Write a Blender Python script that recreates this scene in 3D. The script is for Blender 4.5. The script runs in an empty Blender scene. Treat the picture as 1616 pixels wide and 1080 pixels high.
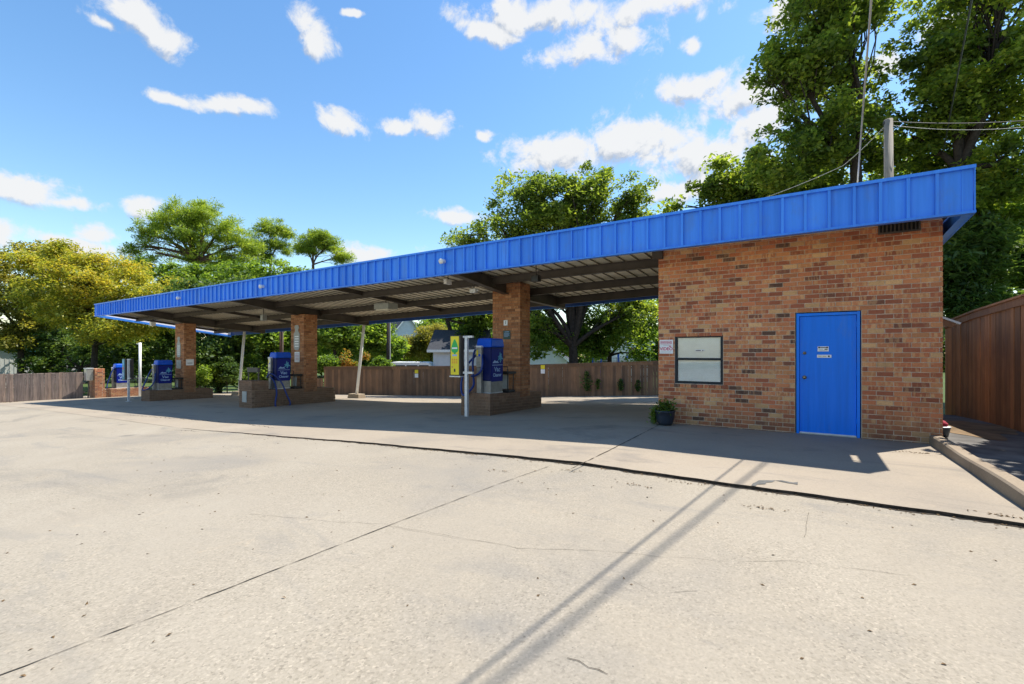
import bpy, math, random
import numpy as np
from mathutils import Vector, Matrix, noise as mnoise

R = math.radians
rng = random.Random(7)
C = bpy.context.scene.collection
sc = bpy.context.scene

# ------------------------------------------------------------------ camera
F_PX, HZ, EYE, YAW = 709.0, 557.0, 1.424, R(31.8)
cs, sn = math.cos(YAW), math.sin(YAW)
cam_d = bpy.data.cameras.new('camera')
cam = bpy.data.objects.new('camera', cam_d); C.objects.link(cam)
cam.location = (0, 0, EYE); cam.rotation_euler = (R(90), 0, YAW)
cam_d.sensor_width = 36.0; cam_d.lens = 36.0 * F_PX / 1616.0
cam_d.shift_y = (HZ - 540.0) / 1616.0
cam_d.clip_start = 0.05; cam_d.clip_end = 3000
sc.camera = cam

def P(u, v, fwd):
    """world point seen at photo pixel (u, v) at a distance fwd along the view axis"""
    a = (u - 808.0) / F_PX
    return Vector((fwd * (cs * a - sn), fwd * (cs + sn * a), EYE + fwd * (HZ - v) / F_PX))

# ------------------------------------------------------------------ light
SUN = Vector((0.294, 0.392, 0.872)).normalized()
SUN_EL = math.asin(SUN.z); SUN_AZ = math.atan2(SUN.x, SUN.y)
SKY_STRENGTH = 0.115
sun_d = bpy.data.lights.new('sun', 'SUN'); sun_d.energy = 4.8; sun_d.angle = R(0.5); sun_d.color = (1.0, 0.95, 0.86)
sun = bpy.data.objects.new('sun', sun_d); C.objects.link(sun)
sun.rotation_euler = SUN.to_track_quat('Z', 'Y').to_euler(); sun.location = (10, 14, 30)
vs = sc.view_settings
vs.view_transform = 'Standard'; vs.look = 'None'; vs.gamma = 1; vs.use_curve_mapping = False
vs.exposure = 0.8
sc.render.engine = 'CYCLES'
sc.cycles.use_denoising = True
sc.cycles.max_bounces = 8; sc.cycles.diffuse_bounces = 5; sc.cycles.glossy_bounces = 3
sc.cycles.transmission_bounces = 4; sc.cycles.transparent_max_bounces = 8
sc.cycles.sample_clamp_indirect = 6

def build_world():
    w = bpy.data.worlds.new('World'); sc.world = w; w.use_nodes = True
    nt = w.node_tree; nt.nodes.clear(); N = nt.nodes; L = nt.links
    out = N.new('ShaderNodeOutputWorld'); bg = N.new('ShaderNodeBackground')
    bg.inputs['Strength'].default_value = SKY_STRENGTH
    L.new(bg.outputs[0], out.inputs[0])
    sky = N.new('ShaderNodeTexSky'); sky.sky_type = 'NISHITA'; sky.sun_disc = False
    sky.sun_elevation = SUN_EL; sky.sun_rotation = SUN_AZ
    sky.altitude = 0; sky.air_density = 1.25; sky.dust_density = 0.3; sky.ozone_density = 1.6
    # clouds: small cumulus banks laid out by azimuth and elevation
    g = bpy.data.node_groups.new('cloud_field', 'ShaderNodeTree')
    g.interface.new_socket('dir', in_out='INPUT', socket_type='NodeSocketVector')
    g.interface.new_socket('density', in_out='OUTPUT', socket_type='NodeSocketFloat')
    gi = g.nodes.new('NodeGroupInput'); go = g.nodes.new('NodeGroupOutput')
    def gm(op, a, b=None, c=None):
        n = g.nodes.new('ShaderNodeMath'); n.operation = op
        for i, x in enumerate((a, b, c)):
            if x is None: continue
            if isinstance(x, (int, float)): n.inputs[i].default_value = x
            else: g.links.new(x, n.inputs[i])
        return n.outputs[0]
    sep = g.nodes.new('ShaderNodeSeparateXYZ'); g.links.new(gi.outputs[0], sep.inputs[0])
    az = gm('ARCTAN2', sep.outputs[0], sep.outputs[1])
    el = gm('ARCSINE', sep.outputs[2])
    cmb = g.nodes.new('ShaderNodeCombineXYZ'); g.links.new(az, cmb.inputs[0]); g.links.new(el, cmb.inputs[1])
    # slight warp so that no bank is a clean ellipse
    wn = g.nodes.new('ShaderNodeTexNoise'); wn.inputs['Scale'].default_value = 9; wn.inputs['Detail'].default_value = 3
    g.links.new(cmb.outputs[0], wn.inputs['Vector'])
    wm = g.nodes.new('ShaderNodeVectorMath'); wm.operation = 'MULTIPLY_ADD'
    g.links.new(wn.outputs['Color'], wm.inputs[0]); wm.inputs[1].default_value = (.07, .05, 0); wm.inputs[2].default_value = (-.035, -.025, 0)
    wa = g.nodes.new('ShaderNodeVectorMath'); wa.operation = 'ADD'
    g.links.new(cmb.outputs[0], wa.inputs[0]); g.links.new(wm.outputs[0], wa.inputs[1])
    px = [(212,22,55,32),(262,62,46,30),(170,40,25,14),(485,28,40,34),(498,62,36,30),
          (275,158,46,14),(345,166,46,17),(395,168,28,14),(540,192,46,26),(690,196,36,26),(622,197,26,16),(765,212,14,10),
          (40,296,80,32),(100,318,50,16),(212,326,36,20),(143,360,34,18),(4,376,34,30),(110,384,110,18),
          (860,22,130,30),(1040,8,170,34),(765,50,46,20),(930,82,100,34),(990,70,50,40),(1090,70,22,16),
          (1080,140,80,34),(1160,160,90,44),(880,238,110,34),(1000,222,140,48),(1120,240,130,46),(1080,296,90,30),(1200,200,80,36),
          (720,343,46,15),(585,402,70,17),(1235,30,44,36),(1405,90,36,24),(1500,40,60,20),(1330,20,40,20),(560,22,14,8)]
    def azel(u, v):
        d = (P(u, v, 1.0) - Vector((0, 0, EYE))).normalized()
        return math.atan2(d.x, d.y), math.asin(d.z)
    cells = []
    for (u, v, ru, rv) in px:
        a0, e0 = azel(u, v); a1, _ = azel(u + ru, v); _, e1 = azel(u, v - rv)
        cells.append((a0, e0, abs(a1 - a0), abs(e1 - e0)))
    # the rest of the sky carries the same kind of scattered cumulus
    r2 = random.Random(3)
    for i in range(26):
        a0 = r2.uniform(R(34), R(242)); 
        if a0 > math.pi: a0 -= 2 * math.pi
        cells.append((a0, r2.uniform(.12, .75), r2.uniform(.06, .2), r2.uniform(.02, .05)))
    m = None
    for (a0, e0, ra, re) in cells:
        n = g.nodes.new('ShaderNodeVectorMath'); n.operation = 'MULTIPLY_ADD'
        g.links.new(wa.outputs[0], n.inputs[0])
        n.inputs[1].default_value = (1 / ra, 1 / re, 0); n.inputs[2].default_value = (-a0 / ra, -e0 / re, 0)
        ln = g.nodes.new('ShaderNodeVectorMath'); ln.operation = 'LENGTH'; g.links.new(n.outputs[0], ln.inputs[0])
        m = ln.outputs['Value'] if m is None else gm('SMOOTH_MIN', m, ln.outputs['Value'], .25)
    nz = g.nodes.new('ShaderNodeTexNoise'); nz.inputs['Scale'].default_value = 17; nz.inputs['Detail'].default_value = 11
    nz.inputs['Roughness'].default_value = .66; nz.inputs['Distortion'].default_value = .25
    g.links.new(gi.outputs[0], nz.inputs['Vector'])
    f = gm('SUBTRACT', 1.12, m)
    f = gm('MAXIMUM', f, -1.0)
    f = gm('MULTIPLY_ADD', gm('SUBTRACT', nz.outputs['Fac'], .5), 3.0, f)
    g.links.new(f, go.inputs[0])
    tc = N.new('ShaderNodeTexCoord')
    nrm = N.new('ShaderNodeVectorMath'); nrm.operation = 'NORMALIZE'; L.new(tc.outputs['Generated'], nrm.inputs[0])
    A = N.new('ShaderNodeGroup'); A.node_tree = g; L.new(nrm.outputs[0], A.inputs[0])
    up = N.new('ShaderNodeVectorMath'); up.operation = 'ADD'; L.new(nrm.outputs[0], up.inputs[0]); up.inputs[1].default_value = (.010, .004, .022)
    un = N.new('ShaderNodeVectorMath'); un.operation = 'NORMALIZE'; L.new(up.outputs[0], un.inputs[0])
    B = N.new('ShaderNodeGroup'); B.node_tree = g; L.new(un.outputs[0], B.inputs[0])
    def mr(val, a, b, c, d):
        n = N.new('ShaderNodeMapRange'); n.interpolation_type = 'SMOOTHSTEP'
        L.new(val, n.inputs[0]); n.inputs[1].default_value = a; n.inputs[2].default_value = b
        n.inputs[3].default_value = c; n.inputs[4].default_value = d
        return n.outputs[0]
    mask = mr(A.outputs[0], .0, .75, 0, .98)
    sub = N.new('ShaderNodeMath'); sub.operation = 'SUBTRACT'; L.new(A.outputs[0], sub.inputs[0]); L.new(B.outputs[0], sub.inputs[1])
    lit = mr(sub.outputs[0], -.75, .05, 0, 1)
    k = 1.0 / SKY_STRENGTH / 2 ** vs.exposure * 1.1
    cc = N.new('ShaderNodeMix'); cc.data_type = 'RGBA'; L.new(lit, cc.inputs[0])
    cc.inputs[6].default_value = (.44 * k, .50 * k, .60 * k, 1); cc.inputs[7].default_value = (.82 * k, .83 * k, .84 * k, 1)
    hs = N.new('ShaderNodeHueSaturation'); L.new(sky.outputs[0], hs.inputs['Color'])
    hs.inputs['Saturation'].default_value = 1.22; hs.inputs['Value'].default_value = 1.12
    mx = N.new('ShaderNodeMix'); mx.data_type = 'RGBA'; L.new(mask, mx.inputs[0]); L.new(hs.outputs[0], mx.inputs[6]); L.new(cc.outputs[2], mx.inputs[7])
    L.new(mx.outputs[2], bg.inputs['Color'])
build_world()

# ------------------------------------------------------------------ materials
def new_mat(name):
    m = bpy.data.materials.new(name); m.use_nodes = True
    nt = m.node_tree
    return m, nt.nodes, nt.links, nt.nodes['Principled BSDF']

def noise(N, L, scale, detail=4, rough=.55, vec=None, dist=0):
    n = N.new('ShaderNodeTexNoise'); n.inputs['Scale'].default_value = scale; n.inputs['Detail'].default_value = detail
    n.inputs['Roughness'].default_value = rough; n.inputs['Distortion'].default_value = dist
    if vec is not None: L.new(vec, n.inputs['Vector'])
    return n.outputs['Fac']

def position(N, L, scale=(1, 1, 1)):
    g = N.new('ShaderNodeNewGeometry')
    if scale == (1, 1, 1): return g.outputs['Position']
    v = N.new('ShaderNodeVectorMath'); v.operation = 'MULTIPLY'; L.new(g.outputs['Position'], v.inputs[0]); v.inputs[1].default_value = scale
    return v.outputs[0]

def ramp(N, L, fac, stops, interp='LINEAR'):
    r = N.new('ShaderNodeValToRGB'); L.new(fac, r.inputs[0]); cr = r.color_ramp; cr.interpolation = interp
    while len(cr.elements) < len(stops): cr.elements.new(.5)
    for e, (p, c) in zip(cr.elements, stops):
        e.position = p; e.color = (c[0], c[1], c[2], 1) if len(c) == 3 else c
    return r.outputs[0]

def mixc(N, L, fac, a, b, mode='MIX'):
    n = N.new('ShaderNodeMix'); n.data_type = 'RGBA'; n.blend_type = mode
    for i, x in ((0, fac), (6, a), (7, b)):
        if hasattr(x, 'links') or isinstance(x, bpy.types.NodeSocket): L.new(x, n.inputs[i])
        elif i == 0: n.inputs[0].default_value = x
        else: n.inputs[i].default_value = (x[0], x[1], x[2], 1)
    return n.outputs[2]

def maprange(N, L, v, a, b, c=0, d=1):
    n = N.new('ShaderNodeMapRange'); L.new(v, n.inputs[0])
    for i, x in enumerate((a, b, c, d)): n.inputs[i + 1].default_value = x
    return n.outputs[0]

def bump(N, L, bs, h, strength=.3, dist=.01):
    b = N.new('ShaderNodeBump'); b.inputs['Strength'].default_value = strength; b.inputs['Distance'].default_value = dist
    L.new(h, b.inputs['Height']); L.new(b.outputs[0], bs.inputs['Normal'])

def plain(name, col, rough=.5, metal=0, var=.12, scale=6, spec=.5, bmp=0):
    m, N, L, bs = new_mat(name)
    pos = position(N, L)
    n = noise(N, L, scale, 5, .6, pos)
    dk = tuple(c * (1 - var) for c in col); lt = tuple(min(1, c * (1 + var)) for c in col)
    L.new(ramp(N, L, n, [(.3, dk), (.7, lt)]), bs.inputs['Base Color'])
    bs.inputs['Roughness'].default_value = rough; bs.inputs['Metallic'].default_value = metal
    bs.inputs['Specular IOR Level'].default_value = spec
    if bmp: bump(N, L, bs, noise(N, L, scale * 8, 3, .6, pos), bmp, .004)
    return m

def m_concrete(name, base, dark, light, speck=1.0, stain=(.30, .29, .27), polish=0):
    m, N, L, bs = new_mat(name)
    pos = position(N, L)
    big = noise(N, L, .35, 5, .6, pos, .4)
    col = ramp(N, L, big, [(.30, dark), (.5, base), (.72, light)])
    # exposed aggregate: fine chips, light and dark
    v = N.new('ShaderNodeTexVoronoi'); v.inputs['Scale'].default_value = 85; L.new(pos, v.inputs['Vector'])
    chip = ramp(N, L, v.outputs['Color'], [(0, (.55, .54, .53)), (.3, (.92, .92, .9)), (.7, (1.02, 1.02, 1.02)), (1, (1.38, 1.36, 1.34))])
    amt = noise(N, L, .5, 4, .6, pos)
    amt = maprange(N, L, amt, .38, .6, .25 * speck, .85 * speck)
    col = mixc(N, L, amt, col, chip, 'MULTIPLY')
    f2 = noise(N, L, 55, 7, .8, pos)
    col = mixc(N, L, .6, col, ramp(N, L, f2, [(.28, (.62, .60, .57)), (.5, (1, 1, 1)), (.74, (1.18, 1.17, 1.15))]), 'MULTIPLY')
    # streaky wear running with the slope of the lot
    st = noise(N, L, 1.0, 6, .65, position(N, L, (.5, 1.6, 1)), .8)
    col = mixc(N, L, maprange(N, L, st, .56, .74, 0, .55), col, stain)
    col = mixc(N, L, maprange(N, L, noise(N, L, 2.4, 5, .7, pos, 1.2), .63, .72, 0, .22), col, (.47, .36, .24))
    blot = noise(N, L, .22, 6, .72, position(N, L, (1, 1.8, 1)), 1.5)
    col = mixc(N, L, maprange(N, L, blot, .57, .68, 0, .38), col, tuple(x * .72 for x in stain))
    vo = N.new('ShaderNodeTexVoronoi'); vo.inputs['Scale'].default_value = .55; L.new(pos, vo.inputs['Vector'])
    wob = noise(N, L, 7, 5, .7, pos)
    od = N.new('ShaderNodeMath'); od.operation = 'MULTIPLY_ADD'; L.new(wob, od.inputs[0]); od.inputs[1].default_value = .16; L.new(vo.outputs['Distance'], od.inputs[2])
    col = mixc(N, L, maprange(N, L, od.outputs[0], .11, .20, .45, 0), col, (.07, .066, .062))
    vp = N.new('ShaderNodeTexVoronoi'); vp.inputs['Scale'].default_value = 9; L.new(pos, vp.inputs['Vector'])
    spot = maprange(N, L, vp.outputs['Distance'], .02, .045, .8 * speck, 0)
    col = mixc(N, L, spot, col, (.06, .055, .05))
    L.new(col, bs.inputs['Base Color'])
    bs.inputs['Roughness'].default_value = .85; bs.inputs['Specular IOR Level'].default_value = .25
    bump(N, L, bs, f2, .35, .006)
    return m

def m_brick():
    m, N, L, bs = new_mat('brick_clay')
    at = N.new('ShaderNodeAttribute'); at.attribute_name = 'bcol'
    p0_ = position(N, L, (24, 24, 5))
    sh = N.new('ShaderNodeVectorMath'); sh.operation = 'SCALE'; L.new(at.outputs['Color'], sh.inputs[0]); sh.inputs['Scale'].default_value = 170
    ad = N.new('ShaderNodeVectorMath'); ad.operation = 'ADD'; L.new(p0_, ad.inputs[0]); L.new(sh.outputs[0], ad.inputs[1])
    n = noise(N, L, 1.0, 2, .5, ad.outputs[0])
    fl = N.new('ShaderNodeMath'); fl.operation = 'MULTIPLY'
    L.new(maprange(N, L, n, .52, .58), fl.inputs[0]); L.new(at.outputs['Alpha'], fl.inputs[1])
    col = mixc(N, L, fl.outputs[0], at.outputs['Color'], (.68, .385, .19))
    fine = noise(N, L, 60, 5, .7, position(N, L))
    col = mixc(N, L, .75, col, ramp(N, L, fine, [(.25, (.6, .55, .5)), (.5, (1, 1, 1)), (.8, (1.25, 1.22, 1.18))]), 'MULTIPLY')
    lg = noise(N, L, 1.3, 3, .5, position(N, L))
    col = mixc(N, L, .5, col, ramp(N, L, lg, [(.3, (.75, .72, .7)), (.7, (1.12, 1.1, 1.05))]), 'MULTIPLY')
    sz = N.new('ShaderNodeSeparateXYZ'); L.new(position(N, L), sz.inputs[0])
    dn = N.new('ShaderNodeMath'); dn.operation = 'MULTIPLY_ADD'; L.new(noise(N, L, 2.5, 5, .7, position(N, L, (1, 1, .6))), dn.inputs[0]); dn.inputs[1].default_value = -.9; L.new(sz.outputs[2], dn.inputs[2])
    col = mixc(N, L, maprange(N, L, dn.outputs[0], -.42, .10, .55, 0), col, (.115, .075, .05))     # splash dirt near the ground
    run = noise(N, L, 1.0, 5, .7, position(N, L, (5, 5, .35)))
    col = mixc(N, L, maprange(N, L, run, .58, .74, 0, .35), col, (.20, .125, .08))                  # rain streaks
    L.new(col, bs.inputs['Base Color']); bs.inputs['Roughness'].default_value = .85; bs.inputs['Specular IOR Level'].default_value = .25
    bump(N, L, bs, fine, .4, .004)
    return m

def m_leaf(name, stops, trans=.45, rough=.5):
    m, N, L, bs = new_mat(name)
    g = N.new('ShaderNodeNewGeometry')
    big = noise(N, L, .55, 2, .5, g.outputs['Position'])
    mix = N.new('ShaderNodeMath'); mix.operation = 'MULTIPLY_ADD'
    L.new(big, mix.inputs[0]); mix.inputs[1].default_value = 1.1; 
    sc_ = N.new('ShaderNodeMath'); sc_.operation = 'MULTIPLY_ADD'; L.new(g.outputs['Random Per Island'], sc_.inputs[0]); sc_.inputs[1].default_value = .55; sc_.inputs[2].default_value = -.32
    L.new(sc_.outputs[0], mix.inputs[2])
    col = ramp(N, L, mix.outputs[0], stops)
    L.new(col, bs.inputs['Base Color']); bs.inputs['Roughness'].default_value = rough
    bs.inputs['Specular IOR Level'].default_value = .35
    tr = N.new('ShaderNodeBsdfTranslucent')
    tcol = mixc(N, L, 1.0, col, (2.0, 1.9, .9), 'MULTIPLY'); L.new(tcol, tr.inputs['Color'])
    ms = N.new('ShaderNodeMixShader'); ms.inputs[0].default_value = trans
    L.new(bs.outputs[0], ms.inputs[1]); L.new(tr.outputs[0], ms.inputs[2])
    out = [n for n in N if n.type == 'OUTPUT_MATERIAL'][0]; L.new(ms.outputs[0], out.inputs[0])
    return m

def m_wood(name, a, b, rough=.75):
    m, N, L, bs = new_mat(name)
    oi = N.new('ShaderNodeObjectInfo')
    p = position(N, L, (30, 30, 1.5))
    gr = noise(N, L, 1.0, 6, .65, p, .6)
    col = ramp(N, L, gr, [(.28, a), (.72, b)])
    col = mixc(N, L, .85, col, ramp(N, L, oi.outputs['Random'], [(0, (.55, .55, .58)), (.5, (.95, .92, .9)), (1, (1.4, 1.25, 1.1))]), 'MULTIPLY')
    bl = noise(N, L, 1.6, 4, .6, position(N, L))
    col = mixc(N, L, .5, col, ramp(N, L, bl, [(.3, (.6, .6, .6)), (.7, (1.2, 1.15, 1.1))]), 'MULTIPLY')
    L.new(col, bs.inputs['Base Color']); bs.inputs['Roughness'].default_value = rough; bs.inputs['Specular IOR Level'].default_value = .25
    bump(N, L, bs, gr, .3, .006)
    return m

def m_bluemetal(name, col, rough=.38):
    m, N, L, bs = new_mat(name)
    pos = position(N, L)
    oi = N.new('ShaderNodeObjectInfo')
    streak = noise(N, L, 1.0, 5, .6, position(N, L, (14, 14, .6)))
    c = ramp(N, L, streak, [(.25, tuple(x * .82 for x in col)), (.55, col), (.8, tuple(min(1, x * 1.12 + .015) for x in col))])
    c = mixc(N, L, 1.0, c, ramp(N, L, oi.outputs['Random'], [(0, (.84, .87, .9)), (1, (1.1, 1.08, 1.04))]), 'MULTIPLY')
    dirt = noise(N, L, 3.0, 6, .7, position(N, L, (1, 1, .35)))
    c = mixc(N, L, maprange(N, L, dirt, .52, .74, 0, .38), c, (.13, .20, .36))
    L.new(c, bs.inputs['Base Color']); bs.inputs['Roughness'].default_value = rough; bs.inputs['Specular IOR Level'].default_value = .22
    bump(N, L, bs, noise(N, L, 2.2, 2, .5, pos), .12, .02)
    return m

def m_glass():
    m, N, L, bs = new_mat('window_glass')
    gl = N.new('ShaderNodeBsdfGlossy'); gl.inputs['Roughness'].default_value = .03; gl.inputs['Color'].default_value = (.9, .95, 1, 1)
    tr = N.new('ShaderNodeBsdfTransparent'); tr.inputs['Color'].default_value = (.97, .98, .98, 1)
    fr = N.new('ShaderNodeFresnel'); fr.inputs[0].default_value = 1.5
    ms = N.new('ShaderNodeMixShader'); L.new(fr.outputs[0], ms.inputs[0]); L.new(tr.outputs[0], ms.inputs[1]); L.new(gl.outputs[0], ms.inputs[2])
    out = [n for n in N if n.type == 'OUTPUT_MATERIAL'][0]; L.new(ms.outputs[0], out.inputs[0])
    return m

def m_sidebrick():
    m, N, L, bs = new_mat('far_brickwork')
    b = N.new('ShaderNodeTexBrick'); L.new(position(N, L, (1, 1, 1)), b.inputs['Vector'])
    b.inputs['Scale'].default_value = 1; b.inputs['Brick Width'].default_value = .215; b.inputs['Row Height'].default_value = .077
    b.inputs['Mortar Size'].default_value = .006
    b.inputs['Color1'].default_value = (.36, .16, .08, 1); b.inputs['Color2'].default_value = (.2, .09, .05, 1); b.inputs['Mortar'].default_value = (.36, .32, .27, 1)
    L.new(b.outputs[0], bs.inputs['Base Color']); bs.inputs['Roughness'].default_value = .85
    return m

M = {}
M['lot'] = m_concrete('worn_concrete', (.298, .257, .199), (.236, .212, .178), (.328, .286, .224), 1.0, (.165, .157, .145))
M['apron'] = m_concrete('smooth_concrete', (.312, .260, .198), (.238, .206, .168), (.338, .286, .222), .25, (.112, .108, .106))
M['curb'] = m_concrete('curb_concrete', (.29, .23, .165), (.21, .16, .115), (.34, .275, .20), .6, (.14, .10, .065))
M['asphalt'] = plain('dark_asphalt', (.13, .123, .115), .9, 0, .45, 2.2, .2, .5)
M['smear'] = plain('dried_grey_smear', (.12, .118, .11), .9, 0, .3, 20, .1)
M['soil'] = plain('dry_soil', (.20, .14, .085), .95, 0, .35, 3, .1, .6)
M['dirt'] = plain('crack_dirt', (.045, .036, .028), .95, 0, .5, 20, .1)
M['grass'] = plain('rough_grass', (.07, .10, .03), .9, 0, .45, 2.0, .1, .5)
M['brick'] = m_brick()
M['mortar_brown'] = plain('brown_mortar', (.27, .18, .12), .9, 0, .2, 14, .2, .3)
M['mortar'] = plain('mortar', (.58, .475, .37), .9, 0, .25, 14, .2, .3)
M['sidebrick'] = m_sidebrick()
M['fascia'] = m_bluemetal('blue_metal', (.060, .27, .92))
M['door'] = m_bluemetal('blue_door_paint', (.003, .21, .93), .36)
M['vacblue'] = plain('vacuum_blue', (.004, .085, .58), .35, 0, .1, 6, .25)
M['vacdark'] = plain('vacuum_navy', (.003, .010, .085), .4, 0, .1, 6, .2)
M['hose'] = plain('hose_rubber', (.006, .03, .20), .45, 0, .2, 30)
M['steel'] = plain('stainless_steel', (.50, .49, .46), .38, .75, .15, 8)
M['pedestal'] = plain('dull_steel', (.30, .29, .27), .5, .5, .2, 8)
M['galv'] = plain('galvanised_steel', (.62, .63, .65), .45, .35, .15, 10)
M['white'] = plain('white_paint', (.78, .78, .76), .5, 0, .07, 5)
M['shade_blue'] = plain('blue_paint_with_shade', (.012, .075, .30), .45, 0, .1)  # fascia blue darkened, the inner face's shade put into the colour
M['offwhite'] = plain('cream_metal', (.86, .80, .62), .6, 0, .12, 2.5)
M['backside'] = plain('white_metal_backside', (.80, .80, .79), .5, 0, .06, 3)
M['groove_shade'] = plain('tan_brown_groove_shade', (.20, .17, .125), .6, 0, .2, 3)
M['beam'] = plain('brown_steel', (.075, .062, .050), .6, 0, .25, 3)
M['black'] = plain('black_metal', (.016, .016, .017), .5, 0, .2)
M['darkframe'] = plain('dark_window_frame', (.022, .028, .034), .5, 0, .15, 6, .2)
M['blind'] = plain('blind_slats', (.93, .94, .92), .5, 0, .05)
M['glass'] = m_glass()
M['fence'] = m_wood('stained_fence_wood', (.215, .110, .052), (.41, .215, .10))
M['fence2'] = m_wood('brown_fence_wood', (.17, .100, .060), (.285, .175, .11))
M['oldwood'] = m_wood('weathered_fence_wood', (.10, .078, .068), (.30, .24, .21))
M['polewood'] = m_wood('grey_pole_wood', (.17, .15, .125), (.32, .29, .25))
M['bark'] = plain('tree_bark', (.045, .036, .030), .9, 0, .45, 9, .1, .6)
M['pinebark'] = plain('pine_bark', (.115, .07, .05), .9, 0, .4, 7, .1, .6)
M['signwhite'] = plain('sign_white', (.80, .80, .80), .45, 0, .04)
M['signred'] = plain('sign_red', (.55, .03, .12), .5, 0, .05)
M['signgreen'] = plain('sign_dark_green', (.018, .06, .05), .5, 0, .1)
M['signgrey'] = plain('sign_grey', (.34, .35, .33), .5, 0, .15, 12)
M['signblack'] = plain('sign_ink', (.02, .02, .03), .5, 0, .05)
M['yellow'] = plain('sign_yellow', (.85, .68, .015), .45, 0, .05)
M['green'] = plain('sign_green', (.01, .42, .08), .45, 0, .05)
M['orange'] = plain('sign_orange', (.75, .16, .02), .45, 0, .05)
M['cyan'] = plain('print_cyan', (.10, .42, .62), .45, 0, .05)
M['teal'] = plain('teal_paint', (.06, .27, .36), .45, 0, .1)
M['panelblue'] = plain('vacuum_panel_blue', (.002, .012, .19), .4, 0, .05, 6, .2)
M['printpale'] = plain('print_pale_blue', (.30, .46, .74), .45, 0, .04)
M['brass'] = plain('worn_brass', (.38, .31, .20), .4, .8, .2, 30)
M['pot'] = plain('glazed_pot', (.022, .03, .045), .3, 0, .25, 6)
M['shingle'] = plain('roof_shingles', (.055, .057, .065), .9, 0, .35, 12, .2, .5)
M['siding'] = plain('white_siding', (.60, .62, .66), .6, 0, .08, 3)
M['paleside'] = plain('pale_metal_siding', (.52, .52, .48), .55, 0, .1, 3)
M['net'] = plain('grey_net', (.16, .18, .19), .8, 0, .2, 20)
M['dkglass'] = plain('tinted_glass', (.02, .03, .04), .08, 0, .1)
M['tyre'] = plain('tyre_rubber', (.02, .02, .02), .8, 0, .1)
M['red'] = plain('red_rag', (.32, .01, .04), .8, 0, .2)
M['litter'] = plain('leaf_litter', (.13, .085, .045), .9, 0, .6, 60, .1)
M['wire'] = plain('cable_black', (.03, .03, .03), .6, 0, .1)
M['wirepale'] = plain('cable_pale', (.40, .39, .37), .6, 0, .1)
M['leaf_oak'] = m_leaf('oak_leaf', [(.1, (.042, .075, .018)), (.45, (.115, .17, .030)), (.75, (.23, .30, .045)), (1, (.40, .40, .06))], .5)
M['leaf_green'] = m_leaf('green_leaf', [(.1, (.05, .095, .02)), (.5, (.13, .215, .034)), (1, (.28, .36, .055))], .5)
M['leaf_dark'] = m_leaf('dark_leaf', [(.1, (.030, .060, .018)), (.5, (.070, .125, .030)), (1, (.17, .23, .045))], .38)
M['leaf_elm'] = m_leaf('elm_leaf', [(.05, (.11, .155, .026)), (.38, (.24, .27, .042)), (.68, (.40, .36, .05)), (1, (.54, .39, .055))], .45)
M['leaf_pine'] = m_leaf('pine_needle', [(.1, (.10, .155, .026)), (.5, (.22, .31, .042)), (1, (.40, .44, .06))], .42)
M['leaf_olive'] = m_leaf('olive_leaf', [(.1, (.09, .105, .022)), (.5, (.21, .21, .04)), (1, (.36, .30, .065))], .45)
M['leaf_red'] = m_leaf('red_tip_leaf', [(.2, (.12, .18, .03)), (.5, (.36, .20, .04)), (1, (.55, .13, .05))], .4)

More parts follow.
